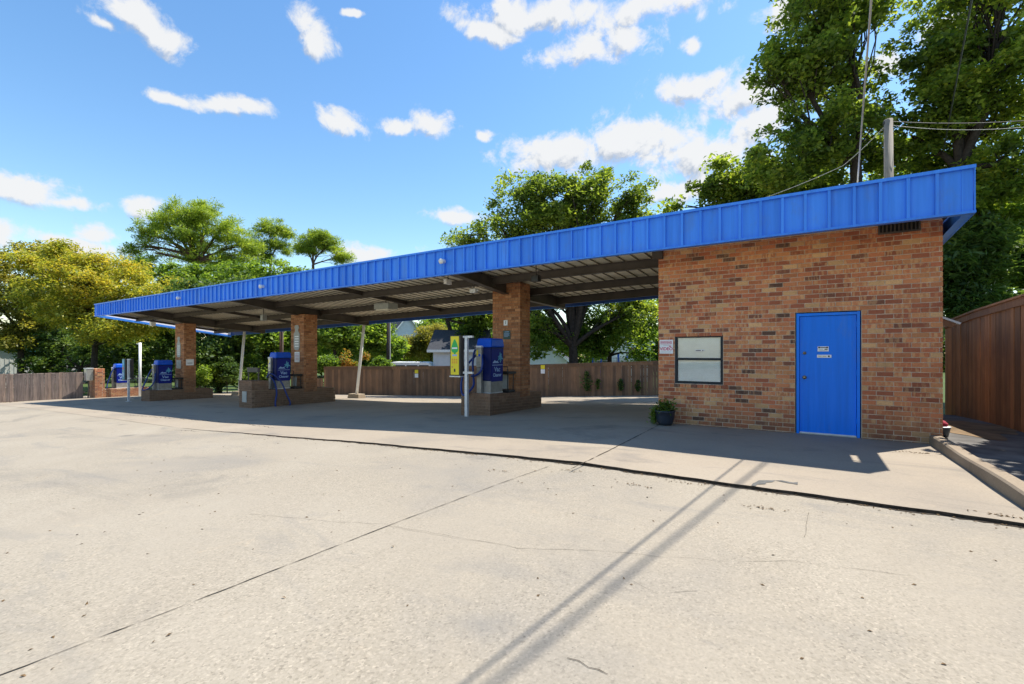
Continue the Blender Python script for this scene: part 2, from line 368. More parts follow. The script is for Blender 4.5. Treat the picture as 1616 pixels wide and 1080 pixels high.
# ------------------------------------------------------------------ mesh helpers
class MB:
    def __init__(s): s.v = []; s.f = []; s.col = []
    def quadbox(s, pts, col=None):
        b = len(s.v); s.v += [tuple(p) for p in pts]
        fs = [(0, 3, 2, 1), (4, 5, 6, 7), (0, 1, 5, 4), (1, 2, 6, 5), (2, 3, 7, 6), (3, 0, 4, 7)]
        s.f += [tuple(b + i for i in f) for f in fs]
        if col is not None: s.col += [col] * 6
        return s
    def box(s, x0, x1, y0, y1, z0, z1, col=None):
        return s.quadbox([(x0, y0, z0), (x1, y0, z0), (x1, y1, z0), (x0, y1, z0), (x0, y0, z1), (x1, y0, z1), (x1, y1, z1), (x0, y1, z1)], col)
    def poly(s, pts):
        b = len(s.v); s.v += [tuple(p) for p in pts]; s.f.append(tuple(range(b, b + len(pts)))); return s
    def prism(s, prof, axis, a, b):
        """closed profile (list of 2-D points) swept along axis from a to b"""
        n = len(prof); k = len(s.v)
        def mk(p, t):
            return (t, p[0], p[1]) if axis == 'x' else ((p[0], t, p[1]) if axis == 'y' else (p[0], p[1], t))
        s.v += [mk(p, a) for p in prof] + [mk(p, b) for p in prof]
        s.f.append(tuple(k + i for i in reversed(range(n)))); s.f.append(tuple(k + n + i for i in range(n)))
        for i in range(n):
            j = (i + 1) % n; s.f.append((k + i, k + j, k + n + j, k + n + i))
        return s
    def tube(s, pts, r, n=8, r1=None, cap=True):
        pts = [Vector(p) for p in pts]; k = len(s.v); m = len(pts); up = Vector((0, 0, 1))
        prev = None
        for i, p in enumerate(pts):
            d = (pts[min(i + 1, m - 1)] - pts[max(i - 1, 0)]).normalized()
            a = (prev - d * prev.dot(d)) if prev is not None else (up.cross(d) if abs(d.z) < .95 else Vector((1, 0, 0)).cross(d))
            a.normalize(); prev = a; b = d.cross(a)
            rr = r if r1 is None else r + (r1 - r) * i / (m - 1)
            for q in range(n):
                t = 2 * math.pi * q / n; s.v.append(tuple(p + (a * math.cos(t) + b * math.sin(t)) * rr))
        for i in range(m - 1):
            for q in range(n):
                w = (q + 1) % n; s.f.append((k + i * n + q, k + i * n + w, k + (i + 1) * n + w, k + (i + 1) * n + q))
        if cap:
            s.f.append(tuple(k + q for q in reversed(range(n)))); s.f.append(tuple(k + (m - 1) * n + q for q in range(n)))
        return s
    def lathe(s, prof, c=(0, 0, 0), n=20):
        k = len(s.v)
        for (r, z) in prof:
            for q in range(n):
                t = 2 * math.pi * q / n; s.v.append((c[0] + r * math.cos(t), c[1] + r * math.sin(t), c[2] + z))
        for i in range(len(prof) - 1):
            for q in range(n):
                w = (q + 1) % n; s.f.append((k + i * n + q, k + i * n + w, k + (i + 1) * n + w, k + (i + 1) * n + q))
        s.f.append(tuple(k + q for q in reversed(range(n)))); s.f.append(tuple(k + (len(prof) - 1) * n + q for q in range(n)))
        return s
    def disc(s, c, r, normal, thick, n=20):
        """flat cylinder centred on c facing normal"""
        nn = Vector(normal).normalized(); c = Vector(c)
        return s.tube([c, c + nn * thick], r, n)
    def mesh(s, name):
        me = bpy.data.meshes.new(name); me.from_pydata(s.v, [], s.f)
        if s.col:
            at = me.attributes.new('bcol', 'FLOAT_COLOR', 'FACE')
            at.data.foreach_set('color', np.array(s.col, dtype=np.float32).ravel())
        me.update(); return me
    def obj(s, name, mat, parent=None, smooth=False, bevel=0):
        return link(name, s.mesh(name), mat, parent, smooth, bevel)

def link(name, me, mat, parent=None, smooth=False, bevel=0):
    if mat and not me.materials: me.materials.append(mat)
    o = bpy.data.objects.new(name, me); C.objects.link(o)
    if parent is not None: o.parent = parent
    if smooth:
        me.polygons.foreach_set('use_smooth', [True] * len(me.polygons))
    if bevel:
        b = o.modifiers.new('bevel', 'BEVEL'); b.width = bevel; b.segments = 2; b.limit_method = 'ANGLE'
    return o

def tag(o, label=None, cat=None, group=None, kind=None):
    if label: o['label'] = label
    if cat: o['category'] = cat
    if group: o['group'] = group
    if kind: o['kind'] = kind
    return o

def thing(name, label, cat, loc=(0, 0, 0), rotz=0, group=None):
    o = bpy.data.objects.new(name, None); C.objects.link(o); o.empty_display_size = .2
    o.location = loc; o.rotation_euler = (0, 0, rotz)
    return tag(o, label, cat, group)

def copy_tree(o, parent=None):
    c = o.copy(); C.objects.link(c)
    if parent is not None: c.parent = parent; c.matrix_parent_inverse = o.matrix_parent_inverse.copy()
    for ch in list(o.children): copy_tree(ch, c)
    return c

FACE_Y = (R(90), 0, 0)          # reads from -Y
FACE_X = (R(90), 0, R(90))      # reads from +X
def text(body, size, mat, parent, loc, rot, name='lettering', bold=0.0, sx=1.0):
    cu = bpy.data.curves.new(name, 'FONT'); cu.body = body; cu.size = size; cu.align_x = 'CENTER'; cu.align_y = 'CENTER'
    cu.extrude = .0008; cu.offset = bold; cu.resolution_u = 3
    cu.materials.append(mat)
    tmp = bpy.data.objects.new('tmp', cu); me = bpy.data.meshes.new_from_object(tmp); me.name = name
    bpy.data.objects.remove(tmp); bpy.data.curves.remove(cu)
    o = bpy.data.objects.new(name, me); C.objects.link(o); o.location = loc; o.rotation_euler = rot; o.scale = (sx, 1, 1)
    if parent is not None: o.parent = parent
    return o

# ------------------------------------------------------------------ terrain heights
GX = [(-400, -2.6), (-90, -2.3), (-60, -1.75), (-40, -1.32), (-33.5, -1.14), (-32, -1.07), (-25.4, -.85), (-16.65, -.60), (-13.4, -.52), (-6.4, -.164), (-4, -.06), (-2.3, 0), (400, 0)]
GY = [(-400, 0), (9.3, 0), (13.3, -.09), (19, -.40), (22.5, -.56), (30, -.75), (60, -1.0), (400, -1.0)]
def G(x, y):
    return float(np.interp(x, [p[0] for p in GX], [p[1] for p in GX]) + np.interp(y, [p[0] for p in GY], [p[1] for p in GY]))

def sheet(name, xs, ys, dz, mat, label=None, wob=None):
    mb = MB(); nx = len(xs)
    for y in ys:
        for x in xs:
            yy = y
            if wob: yy = wob(x, y)
            z = G(x, yy) + (dz(x, yy) if callable(dz) else dz); mb.v.append((x, yy, z))
    for j in range(len(ys) - 1):
        for i in range(nx - 1):
            a = j * nx + i; mb.f.append((a, a + 1, a + nx + 1, a + nx))
    o = mb.obj(name, mat); o['kind'] = 'structure'
    if label: o['label'] = label
    return o

def lin(a, b, step):
    n = max(1, int(round((b - a) / step))); return [a + (b - a) * i / n for i in range(n + 1)]

CRACK = 5.33
def crack_y(x):
    return CRACK + .012 * math.sin(x * 1.7) + .008 * math.sin(x * 5.3 + 1) + .008 * math.sin(x * 13.1)
def apron_dz(x, y):
    return .005 + .024 * min(1, max(0, (x + 11.5) / 9.0))
xs = lin(-37, 40, 1.0)
sheet('ground', lin(-220, 220, 10), lin(-90, 330, 10), lambda x, y: -.22, M['grass'], 'rough grass ground around the lot')
sheet('parking_lot', xs, lin(-30, 5.9, 1.2), lambda x, y: -.006 + .006 * min(1, max(0, (-11 - x) / 3)), M['lot'], 'worn pale concrete parking lot')
ax = lin(-37, 1.82, .18)
sheet('apron_slab', ax, [CRACK] + lin(5.9, 23.5, .8), apron_dz, M['apron'], 'smoother concrete slab under and in front of the canopy',
      lambda x, y: crack_y(x) if y == CRACK else y)
# riser of the slab edge and the dirt-filled gap at its foot
mb = MB()
for i in range(len(ax) - 1):
    if ax[i] < -11.3: continue
    x0, x1 = ax[i], ax[i + 1]; y0, y1 = crack_y(x0), crack_y(x1)
    mb.poly([(x0, y0, G(x0, y0) - .06), (x1, y1, G(x1, y1) - .06), (x1, y1, G(x1, y1) + apron_dz(x1, y1)), (x0, y0, G(x0, y0) + apron_dz(x0, y0))])
o = mb.obj('apron_slab_edge', M['dirt']); o['kind'] = 'structure'
mb = MB(); r3 = random.Random(4)
gx = lin(-11.2, 1.8, .07); wj = [r3.uniform(.012, .04) for _ in gx]
for i in range(len(gx) - 1):
    x0, x1 = gx[i], gx[i + 1]; f0 = min(1, (x0 + 11.2) / 2); f1 = min(1, (x1 + 11.2) / 2)
    y0, y1 = crack_y(x0), crack_y(x1)
    mb.poly([(x0, y0 - wj[i] * f0 - .004, G(x0, 5) - .002), (x1, y1 - wj[i + 1] * f1 - .004, G(x1, 5) - .002), (x1, y1 + .0, G(x1, 5) + .001), (x0, y0 + .0, G(x0, 5) + .001)])
o = mb.obj('slab_gap', M['dirt']); o['kind'] = 'structure'; o['label'] = 'dark dirt-filled gap along the slab edge'

def ribbon(path, w, dz, seed, mat, jit=.012):
    rr = random.Random(seed); mb = MB(); pts = []
    for i in range(len(path) - 1):
        a, b = Vector(path[i] + (0,)), Vector(path[i + 1] + (0,)); n = max(2, int((b - a).length / .08))
        for k in range(n): pts.append(a.lerp(b, k / n))
    pts.append(Vector(path[-1] + (0,)))
    L_, R_ = [], []
    for i, p in enumerate(pts):
        d = (pts[min(i + 1, len(pts) - 1)] - pts[max(0, i - 1)]).normalized(); nn = Vector((-d.y, d.x, 0))
        q = p + nn * rr.uniform(-jit, jit); ww = w * rr.uniform(.35, 1.2)
        if rr.random() < .06: ww *= .1
        L_.append(q + nn * ww / 2); R_.append(q - nn * ww / 2)
    for i in range(len(pts) - 1):
        q4 = [L_[i], R_[i], R_[i + 1], L_[i + 1]]
        mb.poly([(q.x, q.y, G(q.x, q.y) + dz) for q in q4])
    return mb, mat
def gp(u, v, z=-.035):
    fwd = (EYE - z) * F_PX / (v - HZ); p = P(u, v, fwd); return (p.x, p.y)
def joint(path, w, dz, seed, jit=.006, label=None):
    mb, m = ribbon(path, w, dz, seed, M['dirt'], jit)
    o = mb.obj('pavement_crack', m); o['kind'] = 'structure'
    if label: o['label'] = label
joint([gp(-80, 1101), gp(0, 1068), gp(300, 954), gp(610, 833), gp(790, 765), gp(868, 738)], .0085, -.002, 1, .004, 'straight joint across the concrete lot')
joint([gp(900, 741, .03), gp(960, 712, .03), gp(1040, 671, .03)], .016, .034, 2, .003, 'joint in the slab beside the planter')
joint([gp(615, 832), gp(700, 850), gp(818, 872), gp(948, 877), gp(1033, 885), gp(1178, 895), gp(1248, 892), gp(1308, 900), gp(1428, 915)], .0028, -.002, 3, .012)
joint([gp(615, 830), gp(525, 822), gp(440, 810), gp(390, 805)], .0028, -.002, 4, .012)
joint([gp(895, 1050), gp(930, 1062), gp(960, 1076)], .004, -.002, 5, .012)
joint([gp(1270, 855), gp(1274, 830), gp(1277, 815)], .003, -.002, 6, .008)
joint([gp(1000, 925), gp(1040, 945), gp(1100, 940)], .0025, -.002, 7, .014)
joint([(-10.5, 6.1), (-13, 6.5), (-16, 6.2), (-19, 6.0)], .02, .009, 8, .04)
joint([(-12, 5.2), (-15, 4.9), (-17.5, 4.7)], .03, -.002, 9, .06)
joint([gp(1395, 713, .03), gp(1430, 716, .03), gp(1472, 720, .03)], .006, .034, 10, .006)

mb, m = ribbon([gp(1186, 766, .034), gp(1205, 760, .034), gp(1225, 759, .034), gp(1244, 761, .034), gp(1259, 763, .034)], .10, .033, 31, M['smear'], .02)
o = mb.obj('smear', m); o['kind'] = 'structure'; o['label'] = 'grey dried smear on the slab in front of the door'
# dark strip between curb and fence
sheet('side_path', lin(1.98, 3.6, .4), lin(2.0, 15.5, .8), .06, M['asphalt'], 'dark paved strip between curb and fence')
mb = MB(); r5 = random.Random(5)
for k in range(60):
    t = 2 * math.pi * k / 60; rr_ = (1 + .25 * math.sin(3 * t + 1) + .12 * math.sin(7 * t)) 
    mb.v.append((2.85 + .62 * rr_ * math.cos(t), 11.9 + 1.5 * rr_ * math.sin(t), G(2.85, 11.9 + 1.5 * rr_ * math.sin(t)) + .066))
mb.f.append(tuple(range(60)))
o = mb.obj('soil_patch', M['soil']); o['kind'] = 'structure'

# ------------------------------------------------------------------ bricks
PAL = [((.54, .190, .088), .65, 26), ((.46, .150, .075), .6, 24), ((.57, .245, .11), .75, 18), ((.64, .37, .18), .3, 13),
       ((.35, .115, .062), .4, 16), ((.24, .10, .064), .35, 8), ((.14, .078, .056), .25, 4), ((.54, .21, .098), 1.1, 28)]
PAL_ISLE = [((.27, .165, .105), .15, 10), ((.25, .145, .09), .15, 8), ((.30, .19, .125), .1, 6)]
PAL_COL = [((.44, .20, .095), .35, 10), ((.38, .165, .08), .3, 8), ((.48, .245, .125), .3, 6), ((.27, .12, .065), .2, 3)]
def bcol(r, pal=None):
    pal = pal or PAL
    c, fl, _ = r.choices(pal, [p[2] for p in pal])[0]; k = r.uniform(.85, 1.15)
    return (c[0] * k, c[1] * k, c[2] * k, fl * r.uniform(.4, 1.3) if r.random() < .75 else 0)
COURSE, BLEN, MORT = .077, .215, .011
def courses(u0, u1, z0, z1, holes=(), off=0):
    """bricks of one wall face as (u0, u1, z0, z1), running bond, cut round the holes"""
    out = []; n = int(math.ceil((z1 - z0) / COURSE)); 
    for k in range(n):
        a = z0 + k * COURSE; b = min(a + COURSE - MORT, z1)
        if b - a < .015: continue
        st = u0 - (BLEN / 2 if (k + off) % 2 else 0); x = st
        while x < u1:
            segs = [(max(x, u0), min(x + BLEN - MORT, u1))]
            for (h0, h1, g0, g1) in holes:
                if b > g0 + .02 and a < g1 - .03:
                    ns = []
                    for (p, q) in segs:
                        if q <= h0 or p >= h1: ns.append((p, q)); continue
                        if p < h0 - .03: ns.append((p, h0 - .004))
                        if q > h1 + .03: ns.append((h1 + .004, q))
                    segs = ns
            out += [(p, q, a, b) for (p, q) in segs if q - p > .025]
            x += BLEN
    return out

def brick_box(mb, x0, x1, y0, y1, z0, z1, seed, off=0, pal=None):
    """brick skin of a box: long faces full, short faces between them"""
    r = random.Random(seed); D = .09
    for (a, b, c, d) in courses(x0, x1, z0, z1, off=off):
        j = r.uniform(0, .003); mb.box(a, b, y0 - j, y0 + D, c, d, bcol(r, pal)); j = r.uniform(0, .003); mb.box(a, b, y1 - D, y1 + j, c, d, bcol(r, pal))
    for (a, b, c, d) in courses(y0 + D + MORT, y1 - D - MORT, z0, z1, off=off + 1):
        j = r.uniform(0, .003); mb.box(x0 - j, x0 + D, a, b, c, d, bcol(r, pal)); j = r.uniform(0, .003); mb.box(x1 - D, x1 + j, a, b, c, d, bcol(r, pal))
    if z1 - z0 < 1.5:        # flat brick top
        for (a, b, c, d) in courses(x0 + D + MORT, x1 - D - MORT, y0 + D + MORT, y1 - D - MORT):
            mb.box(a, b, c, d, z1 - .05, z1 - .002 - r.uniform(0, .002), bcol(r, pal))

# ------------------------------------------------------------------ brick building
WX0, WX1, WY, WZ = -2.26, 1.965, 9.24, 3.47
BY1 = 14.3
DX0, DX1, DZ = .07, .984, 2.12
VX0, VX1, VZ0, VZ1 = 1.214, 1.69, 3.346, 3.47
NX0, NX1, NZ0, NZ1 = -1.943, -1.076, .823, 1.762
bld = thing('brick_building', 'small orange brick building with a blue door under the canopy end', 'building', (0, 0, 0))
def yw(mb, y0, y1):   # mortar backing with openings
    ex = [(DX0, DX1, -.2, DZ), (NX0, NX1, NZ0, NZ1), (VX0, VX1, VZ0, 9)]
    cuts = sorted({WX0 + .007, WX1 - .007, DX0, DX1, NX0, NX1, VX0, VX1})
    for a, b in zip(cuts[:-1], cuts[1:]):
        m = (a + b) / 2; zz = -.15
        for (h0, h1, g0, g1) in sorted(ex, key=lambda e: e[2]):
            if h0 <= m <= h1:
                if g0 > zz: mb.box(a, b, y0, y1, zz, g0)
                zz = g1
        if zz < WZ - .01: mb.box(a, b, y0, y1, zz, WZ - .002)
mb = MB(); yw(mb, WY + .007, WY + .10)
wall = mb.obj('wall', M['mortar'], bld)
mb = MB(); mb.box(WX0 + .004, WX0 + .1, WY + .102, BY1, -.3, WZ); mb.box(WX1 - .1, WX1 - .004, WY + .102, BY1, -.3, WZ); mb.box(WX0 + .102, WX1 - .102, BY1 - .1, BY1 - .001, -.3, WZ)
mb.obj('side_wall', M['sidebrick'], bld)
mb = MB(); mb.box(WX0 + .11, WX1 - .11, WY + .8, WY + .9, -.1, WZ - .01); mb.obj('inner_partition', M['white'], bld)
mb = MB(); mb.box(WX0 + .11, WX1 - .11, WY + .11, BY1 - .11, 3.5, 3.52); mb.obj('ceiling_board', M['white'], bld)
holes = [(DX0 - .004, DX1 + .004, -.2, DZ), (NX0 - .004, NX1 + .004, NZ0 - .075, NZ1), (VX0, VX1, VZ0, 9)]
bl = courses(WX0, WX1, -.03, WZ - .02, holes)
def score(b):
    cx, cz = (b[0] + b[1]) / 2, (b[2] + b[3]) / 2; f = WY * cs - cx * sn
    return (b[1] - b[0]) * (b[3] - b[2]) * WY / f ** 3
bl.sort(key=score, reverse=True)
rb = random.Random(11)
lib = {}
for i, (a, b, c, d) in enumerate(bl[:298]):
    w = round(b - a, 3); h = round(d - c, 3)
    full = abs(w - (BLEN - MORT)) < .004 and abs(h - (COURSE - MORT)) < .003
    key = (w, h, rb.randrange(36) if full else i)
    me = lib.get(key)
    if me is None:
        t = MB(); j = [rb.uniform(-.0016, .0016) for _ in range(8)]; q = rb.uniform(-.004, .0015)
        x, z = w / 2, h / 2
        t.quadbox([(-x + j[0], q + j[1] * .6, -z + j[2]), (x + j[3], q + j[4] * .6, -z + j[5]), (x, .085, -z), (-x, .085, -z),
                   (-x + j[2], q + j[6] * .6, z + j[7]), (x + j[1], q + j[5] * .6, z + j[0]), (x, .085, z), (-x, .085, z)], bcol(rb))
        me = t.mesh('brick'); lib[key] = me
    o = link('brick', me, M['brick'], wall); o.location = ((a + b) / 2, WY, (c + d) / 2)
mb = MB()
for (a, b, c, d) in bl[298:]:
    j = rb.uniform(-.002, .004); mb.box(a, b, WY - j, WY + .085, c, d, bcol(rb))
o = mb.obj('brick', M['brick'], wall); o['kind'] = 'stuff'
# window
win = MB()
fy = WY + .014
for (x0, x1, z0, z1) in ((NX0, NX0 + .045, NZ0, NZ1), (NX1 - .045, NX1, NZ0, NZ1), (NX0 + .045, NX1 - .045, NZ0, NZ0 + .045), (NX0 + .045, NX1 - .045, NZ1 - .045, NZ1)):
    win.box(x0, x1, fy, fy + .06, z0, z1)
NM = (NZ0 + NZ1) / 2 + .01
win.box(NX0 + .045, NX1 - .045, fy - .008, fy + .05, NM - .022, NM + .022)
win = win.obj('window', M['darkframe'], bld, bevel=.003)
mb = MB().box(NX0 + .046, NX1 - .046, fy + .026, fy + .03, NM + .023, NZ1 - .046); mb.obj('pane', M['glass'], win)
mb = MB().box(NX0 + .046, NX1 - .046, fy + .034, fy + .038, NZ0 + .046, NM - .023); mb.obj('pane', M['glass'], win)
mb = MB(); z = NZ0 + .05; k = 0
while z < NZ1 - .05:
    sg = .0016 * math.sin(k * .7); y0, y1 = fy + .036, fy + .054
    mb.quadbox([(NX0 + .05, y0, z), (NX1 - .05, y0, z + sg), (NX1 - .05, y0 + .002, z + sg), (NX0 + .05, y0 + .002, z), (NX0 + .05, y1, z + .034), (NX1 - .05, y1, z + .034 + sg), (NX1 - .05, y1 + .002, z + .034 + sg), (NX0 + .05, y1 + .002, z + .034)])
    z += .032; k += 1
o = mb.obj('blind', M['blind'], win)
mb = MB().box(NX0 + .36, NX0 + .55, fy + .02, fy + .025, NM + .145, NM + .185); st = mb.obj('sticker', M['signwhite'], win)
mb = MB(); r6 = random.Random(6); x = NX0 - .01
while x < NX1 - .02:
    mb.quadbox([(x, WY - .035, NZ0 - .072), (x + .098, WY - .035, NZ0 - .072), (x + .098, WY + .08, NZ0 - .066), (x, WY + .08, NZ0 - .066),
                (x, WY - .032, NZ0 - .012), (x + .098, WY - .032, NZ0 - .012), (x + .098, WY + .08, NZ0 - .003), (x, WY + .08, NZ0 - .003)], bcol(r6)); x += .107
mb.obj('window_sill', M['brick'], bld)
# door
fr = MB()
fr.box(DX0 + .016, DX0 + .058, WY + .012, WY + .11, 0, DZ - .012); fr.box(DX1 - .058, DX1 - .016, WY + .012, WY + .11, 0, DZ - .012); fr.box(DX0 + .058, DX1 - .058, WY + .012, WY + .11, DZ - .064, DZ - .018)
door = MB().box(DX0 + .062, DX1 - .062, WY + .045, WY + .09, .045, DZ - .068).obj('door', M['door'], bld, bevel=.003)
fr.obj('door_frame', M['door'], door, bevel=.004)
MB().box(DX0 + .058, DX1 - .058, WY + .01, WY + .1, .006, .034).obj('threshold', M['steel'], door)
MB().box(DX0 + .066, DX1 - .066, WY + .03, WY + .044, .036, .056).obj('sweep', M['galv'], door)
MB().box(DX0 - .002, DX1 + .002, WY + .111, WY + .13, -.05, DZ + .002).obj('door_recess', M['black'], door)
for nm, z in (('knob', 1.0), ('deadbolt', 1.42)):
    kx = DX0 + .135
    mb = MB()
    if nm == 'knob': mb.tube([(kx, WY + .045, z), (kx, WY + .036, z)], .032, 16); mb.tube([(kx, WY + .036, z), (kx, WY + .01, z), (kx, WY - .005, z), (kx, WY - .02, z), (kx, WY - .027, z)], .018, 14, .02)
    else: mb.tube([(kx, WY + .045, z), (kx, WY + .028, z)], .026, 16); mb.tube([(kx, WY + .028, z), (kx, WY + .022, z)], .013, 12)
    mb.obj(nm, M['brass'], door, True)
for z in (.25, 1.05, 1.85):
    MB().tube([(DX1  - .06, WY + .034, z), (DX1  - .06, WY + .034, z + .09)], .008, 8).obj('hinge', M['door'], door)
# louvred vent
v = MB(); v.box(VX0 + .003, VX1 - .003, WY + .06, WY + .08, VZ0, VZ1 + .03); vent = v.obj('vent', M['black'], bld)
v = MB(); v.box(VX0 - .02, VX1 + .02, WY - .012, WY - .004, VZ0 - .03, VZ0 - .001); v.box(VX0 - .02, VX0 + .005, WY - .012, WY + .03, VZ0, VZ1 + .02); v.box(VX1 - .005, VX1 + .02, WY - .012, WY + .03, VZ0, VZ1 + .02)
v.obj('vent_frame', M['beam'], vent)
for k in range(9):
    x = VX0 + .03 + k * .05
    MB().quadbox([(x, WY, VZ0 + .001), (x + .02, WY + .004, VZ0 + .001), (x + .03, WY + .05, VZ0 + .001), (x + .01, WY + .05, VZ0 + .001),
                  (x, WY, VZ1 + .01), (x + .02, WY + .004, VZ1 + .01), (x + .03, WY + .05, VZ1 + .01), (x + .01, WY + .05, VZ1 + .01)]).obj('louvre', M['beam'], vent)
# small lean-to hood on the side wall
mb = MB(); hy0, hy1 = 10.6, 13.2
mb.quadbox([(WX1, hy0, 2.17), (2.47, hy0, 1.91), (2.47, hy1, 1.91), (WX1, hy1, 2.17), (WX1, hy0, 2.20), (2.49, hy0, 1.94), (2.49, hy1, 1.94), (WX1, hy1, 2.20)])
hood = mb.obj('side_hood', M['galv'], bld)
MB().quadbox([(WX1, hy0 + .02, 2.02), (2.38, hy0 + .02, 1.86), (2.38, hy0 + .06, 1.86), (WX1, hy0 + .06, 2.02), (WX1, hy0 + .02, 2.165), (2.43, hy0 + .02, 1.92), (2.43, hy0 + .06, 1.92), (WX1, hy0 + .06, 2.165)]).obj('hood_board', M['fence2'], hood)

# ------------------------------------------------------------------ canopy
can = thing('canopy', 'long drive-through canopy with blue standing seam metal fascia', 'canopy', (0, 0, 0))
CX0, CX1, CY0, CY1 = -30.5, 2.087, 8.373, 15.0
FB, FT = 3.295, 3.927
ZR = [(-30.5, 2.74), (-17, 3.04), (-7.15, 3.30), (-3.5, 3.42), (2.1, 3.36)]
def zr(x): return float(np.interp(x, [p[0] for p in ZR], [p[1] for p in ZR]))
def zd(x, y): return 3.56 + (zr(x) - 3.56) * (y - CY0) / (CY1 - CY0)
PWD = .3045
npan = int((CX1 - CX0) / PWD)
pm = MB()
pm.box(0, PWD - .004, .012, .016, FB + .012, FT - .012)                   # flat pan
pm.box(-.019, .019, -.036, .0115, FB + .012, FT - .012)                   # standing seam
pm = pm.mesh('fascia_panel')
pm2 = MB(); pm2.box(0, PWD - .004, .012, .016, FB + .012, FT - .012); pm2.box(-.014, .014, -.030, .0115, FB + .012, FT - .012)
pm2.box(.09, .12, .006, .0115, FB + .012, FT - .012); pm2.box(.19, .22, .006, .0115, FB + .012, FT - .012); pm2 = pm2.mesh('fascia_panel')
for k in range(npan):
    x = CX1 - .37 - k * PWD
    if x < CX0: break
    o = link('fascia_panel', pm if x > -3.2 or k % 3 else pm2, M['fascia'], can); o.location = (x, CY0 + rng.uniform(0, .006), 0)
    o.rotation_euler = (rng.uniform(-.004, .004) * .3, 0, rng.uniform(-.012, .012))
mb = MB(); mb.box(CX1 - .365, CX1 - .004, CY0 + .008, CY0 + .020, FB + .012, FT - .012); mb.box(CX1 - .12, CX1 - .1, CY0 - .002, CY0 + .0075, FB + .012, FT - .012); mb.obj('fascia_panel', M['fascia'], can)
mb = MB(); mb.prism([(CY0 - .046, FT - .035), (CY0 - .042, FT - .035), (CY0 - .042, FT + .004), (CY0 + .10, FT + .008), (CY0 + .10, FT + .014), (CY0 - .046, FT + .010)], 'x', CX0 - .03, CX1 + .012)
mb.obj('cap_trim', M['fascia'], can)
mb = MB(); mb.prism([(CY0 - .044, FB - .004), (CY0 + .06, FB - .004), (CY0 + .06, FB + .0), (CY0 - .040, FB + .0), (CY0 - .040, FB + .03), (CY0 - .044, FB + .03)], 'x', CX0 - .03, CX1 + .012)
mb.obj('base_trim', M['fascia'], can)
MB().box(CX0, CX1 - .02, CY0 + .03, CY0 + .035, FB + .01, FT - .03).obj('fascia_backing', M['backside'], can)
# corner return and side fascias
mb = MB()
def sidef(mb, x0, x1, yb):
    b1, t1 = yb
    mb.quadbox([(x0, CY0 - .02, FB - .004), (x1, CY0 - .02, FB - .004), (x1, CY1, b1), (x0, CY1, b1), (x0, CY0 - .02, FT + .006), (x1, CY0 - .02, FT + .006), (x1, CY1, t1), (x0, CY1, t1)])
sidef(mb, CX1, CX1 + .012, (2.76, 3.5)); mb.obj('side_fascia', M['fascia'], can)
mb = MB(); mb.quadbox([(CX1 - .10, CY0 + .04, FB), (CX1 - .001, CY0 + .04, FB), (CX1 - .001, CY1, 2.764), (CX1 - .10, CY1, 2.764), (CX1 - .10, CY0 + .04, FB + .006), (CX1 - .001, CY0 + .04, FB + .006), (CX1 - .001, CY1, 2.770), (CX1 - .10, CY1, 2.770)])
mb.obj('side_trim', M['fascia'], can)
mb = MB(); sidef(mb, CX0 - .02, CX0 - .008, (2.42, 3.0)); mb.obj('side_fascia', M['fascia'], can)
mb = MB(); mb.quadbox([(CX0 - .007, CY0 + .04, FB + .10), (CX0 - .002, CY0 + .04, FB + .10), (CX0 - .002, CY1 - .02, 2.55), (CX0 - .007, CY1 - .02, 2.55), (CX0 - .007, CY0 + .04, FT - .03), (CX0 - .002, CY0 + .04, FT - .03), (CX0 - .002, CY1 - .02, 2.97), (CX0 - .007, CY1 - .02, 2.97)])
mb.obj('fascia_backing', M['backside'], can)
mb = MB(); mb.quadbox([(CX0 - .006, CY0 + .04, FB), (CX0 + .05, CY0 + .04, FB), (CX0 + .05, CY1 - .02, 2.425), (CX0 - .006, CY1 - .02, 2.425), (CX0 + .044, CY0 + .04, FB + .10), (CX0 + .05, CY0 + .04, FB + .10), (CX0 + .05, CY1 - .02, 2.525), (CX0 + .044, CY1 - .02, 2.525)])
mb.obj('side_trim', M['fascia'], can)
# rear fascia follows the falling rear edge
segs = [-30.5, -17, -7.15, -3.5, 2.087]
mb = MB(); mt = MB()
for a, b in zip(segs[:-1], segs[1:]):
    za, zb = zr(a) - .20, zr(b) - .20
    if b > 2: zb = 2.78
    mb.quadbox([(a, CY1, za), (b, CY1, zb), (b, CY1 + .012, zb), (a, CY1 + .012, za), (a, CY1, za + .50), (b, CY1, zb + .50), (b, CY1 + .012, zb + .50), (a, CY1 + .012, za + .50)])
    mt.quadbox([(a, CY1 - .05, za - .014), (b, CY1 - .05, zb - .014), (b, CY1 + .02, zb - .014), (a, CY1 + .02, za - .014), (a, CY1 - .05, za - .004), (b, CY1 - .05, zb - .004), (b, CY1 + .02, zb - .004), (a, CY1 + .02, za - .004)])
mb.obj('rear_fascia', M['shade_blue'], can); mt.obj('gutter_lip', M['fascia'], can)
